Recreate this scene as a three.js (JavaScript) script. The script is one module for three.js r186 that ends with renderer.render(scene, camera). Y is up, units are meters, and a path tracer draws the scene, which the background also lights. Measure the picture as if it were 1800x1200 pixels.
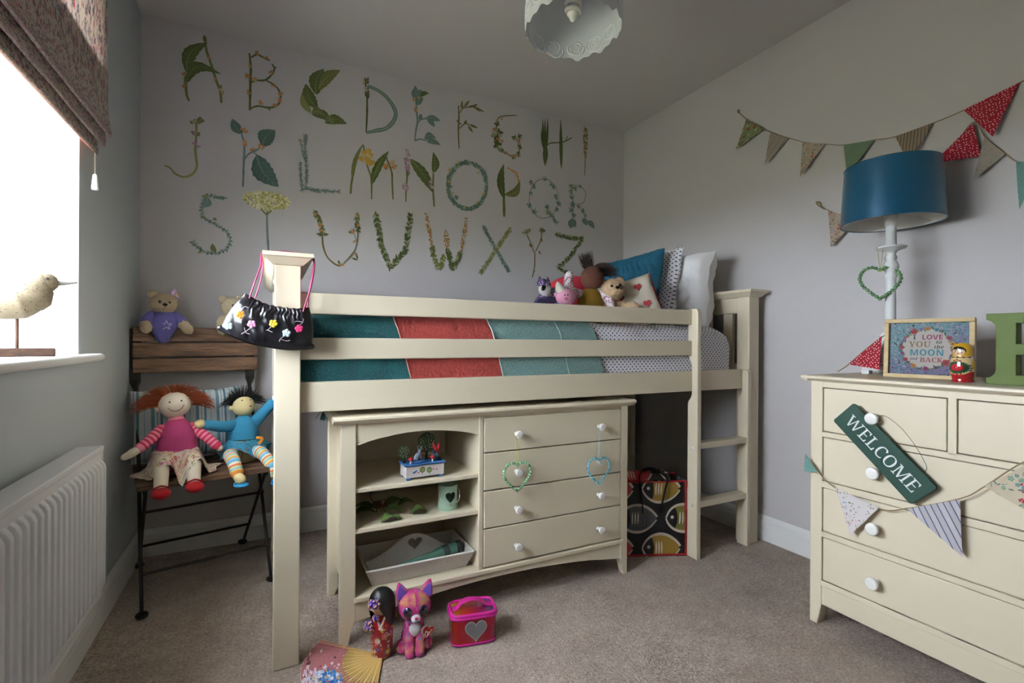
import * as THREE from 'three';
import { RoundedBoxGeometry } from 'three/addons/geometries/RoundedBoxGeometry.js';
import { TextGeometry } from 'three/addons/geometries/TextGeometry.js';
import { FontLoader } from 'three/addons/loaders/FontLoader.js';
import { RectAreaLightUniformsLib } from 'three/addons/lights/RectAreaLightUniformsLib.js';
import { ImprovedNoise } from 'three/addons/math/ImprovedNoise.js';
import { mergeGeometries, mergeVertices } from 'three/addons/utils/BufferGeometryUtils.js';

// ---------------------------------------------------------------- camera, sky, daylight, exposure
// metres; x runs along the lettered wall from the window wall, z from that wall into the room, y up
const scene = new THREE.Scene();
const camera = new THREE.PerspectiveCamera(69.93, 1.5, 0.02, 60);
camera.position.set(0.511, 0.963, 2.663);
camera.rotation.set(-0.00067, -0.46264, 0.00581, 'YXZ');
const renderer = new THREE.WebGLRenderer({ antialias: true });
renderer.toneMapping = THREE.LinearToneMapping;
renderer.toneMappingExposure = 1.2;
renderer.shadowMap.enabled = true;
scene.background = new THREE.Color(0.82, 0.9, 1.0);        // bright overcast sky
scene.backgroundIntensity = 26.0;
RectAreaLightUniformsLib.init();
// the daylight that falls through the one window, a light the size of its glass
const daylight = new THREE.RectAreaLight(new THREE.Color(0.83, 0.905, 1.0), 1.6, 1.22, 1.12);
daylight.position.set(-0.17, 1.5, 1.42);
daylight.lookAt(3, 1.5, 1.42);
scene.add(daylight);

// ---------------------------------------------------------------- helpers
const V = (x, y, z) => new THREE.Vector3(x, y, z), PI = Math.PI, R = (d) => d * PI / 180;
let seedNow = 7;
const seed = (n) => { seedNow = n; };
const rnd = (a = 0, b = 1) => { seedNow = (seedNow + 0x6d2b79f5) | 0; let t = Math.imul(seedNow ^ (seedNow >>> 15), 1 | seedNow); t = (t + Math.imul(t ^ (t >>> 7), 61 | t)) ^ t; return a + (b - a) * (((t ^ (t >>> 14)) >>> 0) / 4294967296); };
const pick = (a) => a[Math.floor(rnd() * a.length)];
const noise = new ImprovedNoise(), nz = (x, y, z) => noise.noise(x, y, z);
const mat = (color, roughness = 0.6, o = {}) => new THREE.MeshPhysicalMaterial({ color, roughness, ...o });
const lerp = (a, b, t) => a + (b - a) * t;
const lerpList = (a, t) => { if (!Array.isArray(a)) return a; const f = t * (a.length - 1), i = Math.min(Math.floor(f), a.length - 2); return a.length < 2 ? a[0] : lerp(a[i], a[i + 1], f - i); };

function canvasTex(w, h, draw, tile = null, srgb = true) {       // tile: [metres across, metres up] of one repeat
  const c = document.createElement('canvas'); c.width = w; c.height = h;
  draw(c.getContext('2d'), w, h);
  const t = new THREE.CanvasTexture(c);
  if (srgb) t.colorSpace = THREE.SRGBColorSpace;
  t.wrapS = t.wrapT = THREE.RepeatWrapping;
  if (tile) t.repeat.set(1 / tile[0], 1 / tile[1]);
  return t;
}
function pixelTex(w, h, f, tile, srgb = true) {                  // f(u, v) -> [r, g, b] 0..255
  return canvasTex(w, h, (g) => {
    const im = g.createImageData(w, h);
    for (let y = 0; y < h; y++) for (let x = 0; x < w; x++) { const c = f(x / w, y / h, x, y), o = (y * w + x) * 4; im.data[o] = c[0]; im.data[o + 1] = c[1]; im.data[o + 2] = c[2]; im.data[o + 3] = 255; }
    g.putImageData(im, 0, 0);
  }, tile, srgb);
}
// noise that repeats over the unit square
const loop = (u, v, f, k = 0) => { const n = (a, b) => nz(a * f + k * 17.3, b * f + k * 5.1, k); return lerp(lerp(n(u, v), n(u - 1, v), u), lerp(n(u, v - 1), n(u - 1, v - 1), u), v); };

// geometry: everything ends up non-indexed with position, normal, uv
function plain(g) {
  if (g.index) g = g.toNonIndexed();
  if (!g.attributes.normal) g.computeVertexNormals();
  for (const k of Object.keys(g.attributes)) if (!['position', 'normal', 'uv', 'color'].includes(k)) g.deleteAttribute(k);
  if (!g.attributes.uv) g.setAttribute('uv', new THREE.BufferAttribute(new Float32Array(g.attributes.position.count * 2), 2));
  g.morphAttributes = {};
  return g;
}
function metreUV(g, swap) {                                      // box projection in metres, per face
  const p = g.attributes.position, uv = g.attributes.uv, a = V(), b = V(), c = V(), n = V();
  for (let i = 0; i < p.count; i += 3) {
    a.fromBufferAttribute(p, i); b.fromBufferAttribute(p, i + 1); c.fromBufferAttribute(p, i + 2);
    n.copy(b).sub(a).cross(V().copy(c).sub(a));
    const x = Math.abs(n.x), y = Math.abs(n.y), z = Math.abs(n.z);
    [a, b, c].forEach((q, k) => { let u = x > y && x > z ? q.z : q.x, v = y > x && y > z ? q.z : q.y; if (swap) [u, v] = [v, u]; uv.setXY(i + k, u, v); });
  }
  return g;
}
function join(list, keepUV = false, swap = false) {
  const gs = (Array.isArray(list) ? list.flat(3) : [list]).map(plain), coloured = gs.some((g) => g.attributes.color);
  if (coloured) for (const g of gs) if (!g.attributes.color) g.setAttribute('color', new THREE.BufferAttribute(new Float32Array(g.attributes.position.count * 3).fill(1), 3));
  const g = gs.length > 1 ? mergeGeometries(gs) : gs[0];
  return keepUV ? g : metreUV(g, swap);
}
function obj(name, geos, material, parent = scene, o = {}) {
  const m = new THREE.Mesh(join(geos, o.uv, o.swap), material);
  m.name = parent === scene ? numbered(name) : name;
  m.castShadow = m.receiveShadow = true;
  parent.add(m);
  if (o.label) m.userData.label = o.label;
  return m;
}
const taken = {};
function numbered(name) { const n = taken[name] ?? 0; taken[name] = n + 1; return n ? `${name}_${String(n).padStart(3, '0')}` : name; }
function thing(name, label, category, at = [0, 0, 0], turn = 0, group) {
  const g = new THREE.Group(); g.name = numbered(name); g.position.set(...at); g.rotation.y = turn; scene.add(g);
  return tag(g, label, category, group);
}
function tag(o, label, category, group) { o.userData = { ...o.userData, label, category }; if (group) o.userData.group = group; return o; }
function struct(name, geos, material, label, category, parent = scene, o = {}) {
  const m = obj(name, geos, material, parent, o);
  if (parent === scene) { m.name = name; m.userData = { kind: 'structure', label, category }; }
  return m;
}
const at = (g, x = 0, y = 0, z = 0) => Array.isArray(g) ? g.flat(3).map((q) => q.translate(x, y, z)) : g.translate(x, y, z);
function mirror(g, sx, sy, sz) {                                   // reflect, keeping the faces the right way out
  g = plain(g).scale(sx, sy, sz);
  for (const a of Object.values(g.attributes)) for (let i = 0; i < a.count; i += 3) for (let c = 0; c < a.itemSize; c++) { const q = a.getComponent(i, c); a.setComponent(i, c, a.getComponent(i + 1, c)); a.setComponent(i + 1, c, q); }
  return g;
}
const turn = (g, x = 0, y = 0, z = 0) => { if (x) g.rotateX(x); if (y) g.rotateY(y); if (z) g.rotateZ(z); return g; };
// a box by its two corners, edges softened
function bx(x0, x1, y0, y1, z0, z1, r = 0.003) {
  const w = x1 - x0, h = y1 - y0, d = z1 - z0, m = Math.min(w, h, d);
  const g = r > 0 && m > 0.002 ? new RoundedBoxGeometry(w, h, d, 2, Math.min(r, m * 0.45)) : new THREE.BoxGeometry(w, h, d);
  return at(g, (x0 + x1) / 2, (y0 + y1) / 2, (z0 + z1) / 2);
}
const ball = (rx, ry = rx, rz = rx, x = 0, y = 0, z = 0, ws = 20, hs = 14) => at(new THREE.SphereGeometry(1, ws, hs).scale(rx, ry, rz), x, y, z);
const lathe = (pts, seg = 32) => new THREE.LatheGeometry(pts.map((p) => new THREE.Vector2(p[0], p[1])), seg);
const rod = (a, b, r, r2 = r, seg = 8) => { const d = b.clone().sub(a), g = new THREE.CylinderGeometry(r2, r, d.length(), seg); g.applyQuaternion(new THREE.Quaternion().setFromUnitVectors(V(0, 1, 0), d.clone().normalize())); return at(g, ...a.clone().add(b).multiplyScalar(0.5)); };
// round section swept along a curve, with its own radius at each point and rounded ends; sx, sy squash the section
function limb(pts, radii, o = {}) {
  const { n = pts.length * 6, seg = 12, caps = true, sx = 1, sy = 1, closed = false, tension = 0.5 } = o;
  const c = new THREE.CatmullRomCurve3(pts.map((p) => Array.isArray(p) ? V(...p) : p), closed, 'catmullrom', tension), fr = c.computeFrenetFrames(n, closed), pos = [], uv = [], idx = [], rings = [];
  const len = c.getLength();
  const add = (p, N, B, r, t) => { rings.push(1); for (let j = 0; j <= seg; j++) { const a = j / seg * PI * 2, q = p.clone().addScaledVector(N, Math.cos(a) * r * sx).addScaledVector(B, Math.sin(a) * r * sy); pos.push(q.x, q.y, q.z); uv.push(j / seg, t * len); } };
  const T0 = fr.tangents[0], T1 = fr.tangents[n], r0 = lerpList(radii, 0), r1 = lerpList(radii, 1), p0 = c.getPointAt(0), p1 = c.getPointAt(1);
  if (caps && !closed) for (const a of [89, 60, 30]) add(p0.clone().addScaledVector(T0, -Math.sin(R(a)) * r0 * Math.min(sx, sy)), fr.normals[0], fr.binormals[0], r0 * Math.cos(R(a)), 0);
  for (let i = 0; i <= n; i++) add(c.getPointAt(i / n), fr.normals[i], fr.binormals[i], lerpList(radii, i / n), i / n);
  if (caps && !closed) for (const a of [30, 60, 89]) add(p1.clone().addScaledVector(T1, Math.sin(R(a)) * r1 * Math.min(sx, sy)), fr.normals[n], fr.binormals[n], r1 * Math.cos(R(a)), 1);
  for (let i = 0; i < rings.length - 1; i++) for (let j = 0; j < seg; j++) { const a = i * (seg + 1) + j, b = a + seg + 1; idx.push(a, a + 1, b, b, a + 1, b + 1); }
  const g = new THREE.BufferGeometry();
  g.setAttribute('position', new THREE.Float32BufferAttribute(pos, 3)); g.setAttribute('uv', new THREE.Float32BufferAttribute(uv, 2)); g.setIndex(idx); g.computeVertexNormals();
  const N = g.attributes.normal;                                  // close the seam
  for (let i = 0; i < rings.length; i++) { const a = i * (seg + 1), b = a + seg, v = V().fromBufferAttribute(N, a).add(V().fromBufferAttribute(N, b)).normalize(); N.setXYZ(a, v.x, v.y, v.z); N.setXYZ(b, v.x, v.y, v.z); }
  return g;
}
const wire = (pts, r, o = {}) => limb(pts, r, { seg: 6, caps: false, ...o });
function shapeOf(pts) { const s = new THREE.Shape(); pts.forEach((p, i) => i ? s.lineTo(p[0], p[1]) : s.moveTo(p[0], p[1])); s.closePath(); return s; }
function slab(pts, depth, bevel = 0.002, holes = [], curve = 12) {  // outline in xy, thickness along z from 0
  const s = shapeOf(pts);
  for (const h of holes) s.holes.push(new THREE.Path(h.map((p) => new THREE.Vector2(p[0], p[1]))));
  const b = Math.min(bevel, depth * 0.4);
  return at(new THREE.ExtrudeGeometry(s, { depth: depth - 2 * b, bevelEnabled: b > 0, bevelThickness: b, bevelSize: b, bevelOffset: -b, bevelSegments: 2, curveSegments: curve }), 0, 0, b);
}
const heartPts = (w, h, n = 40) => Array.from({ length: n }, (_, i) => { const t = i / n * PI * 2; return [w / 2 * Math.pow(Math.sin(t), 3), h / 2 * ((13 * Math.cos(t) - 5 * Math.cos(2 * t) - 2 * Math.cos(3 * t) - Math.cos(4 * t)) / 14.5 + 0.17)]; });
const roundHeart = (w, h, n = 60) => Array.from({ length: n }, (_, i) => { const t = i / n * PI * 2, s = Math.sin(t), c = Math.cos(t); return [w / 2 * Math.sign(s) * Math.pow(Math.abs(s), c < 0 ? 1.75 : 1.15), h / 2 * (c * 0.9 - 0.38 * Math.exp(-Math.abs(t > PI ? t - 2 * PI : t) / 0.38) + 0.12 * s * s - 0.1 * Math.pow(Math.max(0, -c), 6))]; });
// grid surface from f(u, v) -> Vector3, u and v in 0..1
function grid(f, nu, nv, uvf) {
  const pos = [], uv = [], idx = [];
  for (let j = 0; j <= nv; j++) for (let i = 0; i <= nu; i++) { const p = f(i / nu, j / nv); pos.push(p.x, p.y, p.z); const q = uvf ? uvf(i / nu, j / nv, p) : [i / nu, j / nv]; uv.push(q[0], q[1]); }
  for (let j = 0; j < nv; j++) for (let i = 0; i < nu; i++) { const a = j * (nu + 1) + i, b = a + nu + 1; idx.push(a, a + 1, b, b, a + 1, b + 1); }
  const g = new THREE.BufferGeometry();
  g.setAttribute('position', new THREE.Float32BufferAttribute(pos, 3)); g.setAttribute('uv', new THREE.Float32BufferAttribute(uv, 2)); g.setIndex(idx); g.computeVertexNormals();
  return g;
}
// stuffed cushion facing +z, centred; uv in metres
function cushion(w, h, t, o = {}) {
  const { pinch = 0.06, fold = 0.006, k = 0, power = 0.5, n = 36, pleat } = o, out = [];
  for (const s of [1, -1]) out.push(grid((a, b) => {
    const u = a * 2 - 1, v = b * 2 - 1, e = Math.pow(Math.max(0, (1 - u ** 4) * (1 - v ** 4)), power);
    const x = u * w / 2 * (1 - pinch * (1 - v * v) * u * u), y = v * h / 2 * (1 - pinch * (1 - u * u) * v * v);
    const wr = fold * e * (nz(x * 9 + k, y * 9, k * 3.1) + 0.5 * nz(x * 24, y * 24 + k, k)), ed = fold * 0.8 * (1 - e) * nz(x * 14 + k, y * 14, 4.2);
    let z = s * (t / 2 * e + wr) + ed;
    if (pleat && s > 0) z += pleat(x, y) * e;
    return V(x, y, z);
  }, n, n, (a, b, p) => [p.x, p.y]));
  if (out[1]) { const idx = out[1].index.array; for (let i = 0; i < idx.length; i += 3) { const q = idx[i]; idx[i] = idx[i + 1]; idx[i + 1] = q; } out[1].computeVertexNormals(); }
  return out;
}
function roughen(g, amp, freq, k = 0) {                            // furry or knobbly skin
  g.deleteAttribute('uv'); g.deleteAttribute('normal');
  g = mergeVertices(g, 1e-5); g.computeVertexNormals();
  const p = g.attributes.position, n = g.attributes.normal;
  for (let i = 0; i < p.count; i++) { const x = p.getX(i), y = p.getY(i), z = p.getZ(i), d = amp * (nz(x * freq + k, y * freq, z * freq) + 0.6 * nz(x * freq * 2.3, y * freq * 2.3 + k, z * freq * 2.3)); p.setXYZ(i, x + n.getX(i) * d, y + n.getY(i) * d, z + n.getZ(i) * d); }
  g.computeVertexNormals();
  return g;
}
// short pile standing on a skin: n fine tapered hairs spread over its faces
function pile(geos, n, len, r) {
  const g = join(geos.map((q) => q.clone())), p = g.attributes.position, nn = g.attributes.normal, cum = [], a = V(), b = V(), c = V(), pos = []; let A = 0;
  for (let i = 0; i < p.count; i += 3) { a.fromBufferAttribute(p, i); b.fromBufferAttribute(p, i + 1); c.fromBufferAttribute(p, i + 2); A += b.clone().sub(a).cross(c.clone().sub(a)).length(); cum.push(A); }
  for (let k = 0; k < n; k++) {
    const x = rnd(0, A); let lo = 0, hi = cum.length - 1; while (lo < hi) { const m = (lo + hi) >> 1; cum[m] < x ? lo = m + 1 : hi = m; }
    let u = rnd(), v = rnd(); if (u + v > 1) { u = 1 - u; v = 1 - v; }
    const q = V(), d = V(); [[0, 1 - u - v], [1, u], [2, v]].forEach(([j, w]) => { q.addScaledVector(a.fromBufferAttribute(p, lo * 3 + j), w); d.addScaledVector(b.fromBufferAttribute(nn, lo * 3 + j), w); });
    d.add(V(rnd(-0.7, 0.7), rnd(-0.9, 0.5), rnd(-0.7, 0.7))).normalize(); const e = V(d.y, d.z, -d.x).cross(d).normalize(), f = d.clone().cross(e), tip = q.clone().addScaledVector(d, len * rnd(0.6, 1.3)), base = [0, 2.094, 4.189].map((t) => q.clone().addScaledVector(e, Math.cos(t) * r).addScaledVector(f, Math.sin(t) * r));
    for (let j = 0; j < 3; j++) for (const w of [base[j], base[(j + 1) % 3], tip]) pos.push(w.x, w.y, w.z);
  }
  const o = new THREE.BufferGeometry(); o.setAttribute('position', new THREE.Float32BufferAttribute(pos, 3)); o.computeVertexNormals(); return o;
}
function copyOf(o, label, group) { const c = o.clone(); c.name = numbered(o.name.replace(/_\d{3}$/, '')); c.userData = { ...o.userData }; if (label) c.userData.label = label; if (group) c.userData.group = group; scene.add(c); return c; }
// ---------------------------------------------------------------- surfaces
seed(11);
const cream = mat('#e1d5bb', 0.38, { clearcoat: 0.12, clearcoatRoughness: 0.35 });       // satin cream furniture paint
const whiteGloss = mat('#eeeeec', 0.32), whitePaint = mat('#f0f0ee', 0.5);
const plasterBump = pixelTex(256, 256, (u, v) => { const n = 128 + 60 * loop(u, v, 40, 1) + 50 * loop(u, v, 90, 2); return [n, n, n]; }, [0.5, 0.5], false);
const wallPaint = mat('#c9c5c5', 0.85, { bumpMap: plasterBump, bumpScale: 0.0006 });
const windowWallPaint = mat('#bcc2c5', 0.85, { bumpMap: plasterBump, bumpScale: 0.0006 });
const ceilingPaint = mat('#d0cbc9', 0.9, { bumpMap: plasterBump, bumpScale: 0.0006 });
const carpetMap = pixelTex(1024, 1024, (u, v) => {
  const c = 16 * loop(u, v, 5, 3) + 16 * loop(u, v, 17, 4), f = 44 * loop(u, v, 120, 5) + 36 * (rnd() - 0.5) + 24 * loop(u, v, 60, 8);
  const b = c + f; return [164 + b, 149 + b, 137 + b * 0.95];
}, [0.8, 0.8]);
const carpetBump = pixelTex(1024, 1024, (u, v) => { const n = 128 + 90 * loop(u, v, 150, 5) + 60 * (rnd() - 0.5); return [n, n, n]; }, [0.8, 0.8], false);
const carpet = mat('#ffffff', 1, { map: carpetMap, bumpMap: carpetBump, bumpScale: 0.006, sheen: 0.3, sheenColor: new THREE.Color(0.5, 0.45, 0.4), sheenRoughness: 0.8 });

// ---------------------------------------------------------------- room shell
const W = 2.69, H = 2.4, D = 3.5, T = 0.2, WZ0 = 0.772, WZ1 = 2.07, WY0 = 0.893, WY1 = 2.12, RD = 0.3;
struct('floor', bx(-RD, W + T, -0.12, 0, -T, D + T, 0), carpet, 'beige grey cut pile carpet covering the whole floor', 'carpet');
struct('ceiling', bx(-RD, W + T, H, H + T, -T, D + T, 0), ceilingPaint, 'plain off white ceiling above the room', 'ceiling');
struct('wall_back', bx(-RD, W + T, 0, H, -T, 0, 0), wallPaint, 'off white wall painted with the plant alphabet', 'wall');
struct('wall_right', bx(W, W + T, 0, H, 0, D, 0), wallPaint, 'off white wall behind the chest of drawers', 'wall');
struct('wall_front', bx(-RD, W + T, 0, H, D, D + T, 0), wallPaint, 'off white wall facing the lettered wall', 'wall');
struct('wall_left', [bx(-RD, 0, 0, WY0, 0, D, 0), bx(-RD, 0, WY1, H, 0, D, 0), bx(-RD, 0, WY0, WY1, 0, WZ0, 0), bx(-RD, 0, WY0, WY1, WZ1, D, 0)], windowWallPaint, 'pale cool grey wall with the window and radiator', 'wall');
// skirting boards with a moulded top
const skirt = (len) => { const s = shapeOf([[0, 0], [0.016, 0], [0.016, 0.07], [0.0145, 0.073], [0.0145, 0.088], [0.011, 0.094], [0.011, 0.105], [0.008, 0.113], [0.003, 0.119], [0, 0.119]]); return new THREE.ExtrudeGeometry(s, { depth: len, bevelEnabled: false }); };
struct('baseboard_left', at(skirt(D), 0, 0, 0), whiteGloss, 'white moulded skirting board under the radiator wall', 'skirting');
struct('baseboard_back', at(mirror(skirt(W - 0.034).rotateY(-PI / 2), -1, 1, 1), 0.017, 0, 0), whiteGloss, 'white moulded skirting board along the lettered wall', 'skirting');
struct('baseboard_right', at(mirror(skirt(D), -1, 1, 1), W, 0, 0), whiteGloss, 'white moulded skirting board behind the chest', 'skirting');

// window: plastic frame with two sashes and glass at the outer end of a white reveal
const upvc = mat('#f2f3f4', 0.3), glassPane = mat('#ffffff', 0.02, { transmission: 1, thickness: 0, ior: 1.5 });
const win = new THREE.Group(); win.name = 'window_1'; win.userData = { kind: 'structure', label: 'white framed window in the wall above the radiator', category: 'window' }; scene.add(win);
const wx0 = -0.27, wx1 = -0.20, mid = (WZ0 + WZ1) / 2;
obj('window_frame', [bx(wx0, wx1, 0.917, 0.985, WZ0, WZ1), bx(wx0, wx1, WY1 - 0.06, WY1, WZ0, WZ1), bx(wx0, wx1, 0.985, WY1 - 0.06, WZ0, WZ0 + 0.06), bx(wx0, wx1, 0.985, WY1 - 0.06, WZ1 - 0.06, WZ1), bx(wx0, wx1, 0.985, WY1 - 0.06, mid - 0.035, mid + 0.035)], upvc, win);
for (const [a, b] of [[WZ0 + 0.06, mid - 0.035], [mid + 0.035, WZ1 - 0.06]]) obj('pane', bx(-0.238, -0.232, 0.985, WY1 - 0.06, a, b, 0), glassPane, win);
obj('handle', [bx(-0.2, -0.185, 1.3, 1.36, mid - 0.012, mid + 0.012), bx(-0.19, -0.175, 1.23, 1.35, mid - 0.009, mid + 0.009, 0.005)], upvc, win);
obj('window_reveal', [bx(-0.2, 0.0005, 0.917, WY1, WZ0 - 0.002, WZ0 + 0.003, 0), bx(-0.2, 0.0005, 0.917, WY1, WZ1 - 0.003, WZ1 + 0.002, 0), bx(-0.2, 0.0005, WY1 - 0.003, WY1 + 0.002, WZ0, WZ1, 0)], whitePaint, win);
obj('window_sill', [bx(-0.2, 0.0, 0.893, 0.917, WZ0, WZ1, 0), bx(0, 0.052, 0.893, 0.917, WZ0 - 0.06, WZ1 + 0.06, 0.011)], whiteGloss, win);
// the garden below, which gives the low light its tint
struct('ground', bx(-60, -0.6, -2.9, -2.7, -40, 40, 0), mat('#85825c', 1), 'green lawn outside below the window', 'lawn');
// ---------------------------------------------------------------- cabin bed
// cap rail: a flared moulding under a thin lip, around a rectangle x0..x1, z0..z1
function capRail(x0, x1, z0, z1, y, o = 0.032) {
  const pr = [[0.002, 0], [0.006, 0.002], [o - 0.006, 0.021], [o, 0.023], [o, 0.034]], pos = [], idx = [];
  pr.forEach(([d, h]) => { for (const [x, z] of [[x0 - d, z0 - d], [x1 + d, z0 - d], [x1 + d, z1 + d], [x0 - d, z1 + d]]) pos.push(x, y + h, z); });
  for (let r = 0; r < pr.length - 1; r++) for (let k = 0; k < 4; k++) { const a = r * 4 + k, b = r * 4 + (k + 1) % 4; idx.push(a, a + 4, b, b, a + 4, b + 4); }
  const t = (pr.length - 1) * 4; idx.push(t, t + 2, t + 1, t, t + 3, t + 2, 0, 1, 2, 0, 2, 3);
  let g = new THREE.BufferGeometry(); g.setAttribute('position', new THREE.Float32BufferAttribute(pos, 3)); g.setIndex(idx); g = g.toNonIndexed(); g.computeVertexNormals(); return g;
}
const bed = thing('cabin_bed', 'cream wooden mid height cabin bed with guard rails and ladder', 'bed', [0.56, 0, 1.05]);
{
  const B = (n, g, m = cream, o) => obj(n, (Array.isArray(g) ? g : [g]).map((q) => at(q, -0.56, 0, -1.05)), m, bed, o);
  const zb = 0.13;
  B('post', bx(0.526, 0.597, 0, 1.185, 1.02, 1.09, 0.004)); B('post', bx(0.526, 0.597, 0, 1.185, zb, zb + 0.07, 0.004));
  B('post', bx(2.562, 2.632, 0, 1.185, 1.015, 1.085, 0.004)); B('post', bx(2.562, 2.632, 0, 1.185, zb, zb + 0.07, 0.004));
  B('cap_rail', capRail(0.526, 0.597, zb, 1.09, 1.181)); B('cap_rail', capRail(2.562, 2.632, zb, 1.085, 1.181));
  for (const x of [0.545, 2.58]) {
    B('end_rail', bx(x, x + 0.03, 1.105, 1.183, zb + 0.06, 1.03)); B('end_rail', bx(x, x + 0.03, 0.74, 0.86, zb + 0.06, 1.03));
    for (let k = 0; k < 6; k++) { const z = zb + 0.12 + k * 0.133; B('slat', bx(x + 0.007, x + 0.023, 0.85, 1.11, z, z + 0.055, 0.002)); }
  }
  B('side_rail', bx(0.59, 2.57, 0.743, 0.835, 1.035, 1.065)); B('side_rail', bx(0.59, 2.57, 0.743, 0.835, zb + 0.02, zb + 0.05));
  B('guard_rail', bx(0.59, 2.212, 1.042, 1.107, 1.045, 1.067, 0.004)); B('guard_rail', bx(0.59, 2.212, 0.903, 0.97, 1.045, 1.067, 0.004));
  B('bed_base', Array.from({ length: 14 }, (_, k) => bx(0.66 + k * 0.135, 0.74 + k * 0.135, 0.772, 0.79, zb + 0.05, 1.035, 0.002)));
  // ladder: two boards notched round the side rail, two treads
  const pole = (top, high) => slab([[1.043, 0], [1.1, 0], [1.1, top - 0.02], [1.097, top - 0.008], [1.088, top], ...(high ? [[1.052, top], [1.044, top - 0.004], [1.044, 0.905], [1.05, 0.89], [1.062, 0.872], [1.0665, 0.855]] : [[1.0665, top]]), [1.0665, 0.74], [1.064, 0.722], [1.056, 0.708], [1.045, 0.698], [1.043, 0.69]].map(([z, y]) => [-z, y]), 0.026, 0.004).rotateY(PI / 2);
  const pl = pole(1.112, true); B('ladder_pole', at(pl, 2.207, 0, 0)); B('ladder_pole', at(pole(0.834, false), 2.535, 0, 0));
  for (const y of [0.501, 0.24]) B('ladder_tread', bx(2.231, 2.537, y - 0.014, y + 0.014, 1.046, 1.097, 0.004));
  for (const [x, y, z] of [[0.522, 1.135, 1.055], [0.522, 0.79, 1.055]]) B('bolt_cap', turn(new THREE.SphereGeometry(0.008, 12, 8).scale(1, 0.5, 1), 0, 0, PI / 2).translate(x + 0.004, y, z), whiteGloss);
  for (const y of [0.49, 0.235]) B('bolt_cap', turn(new THREE.SphereGeometry(0.008, 12, 8).scale(1, 0.5, 1), 0, 0, PI / 2).translate(2.207, y, 1.072), whiteGloss);
}
// ---------------------------------------------------------------- knobs
const knobPaint = mat('#f1efe9', 0.25, { clearcoat: 0.4 });
const knobGeo = lathe([[0, 0], [0.0088, 0], [0.0088, 0.001], [0.0082, 0.007], [0.0092, 0.013], [0.0128, 0.018], [0.0148, 0.022], [0.0152, 0.0255], [0.0143, 0.0285], [0.0125, 0.0302], [0.007, 0.031], [0, 0.0312]], 36);
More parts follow.
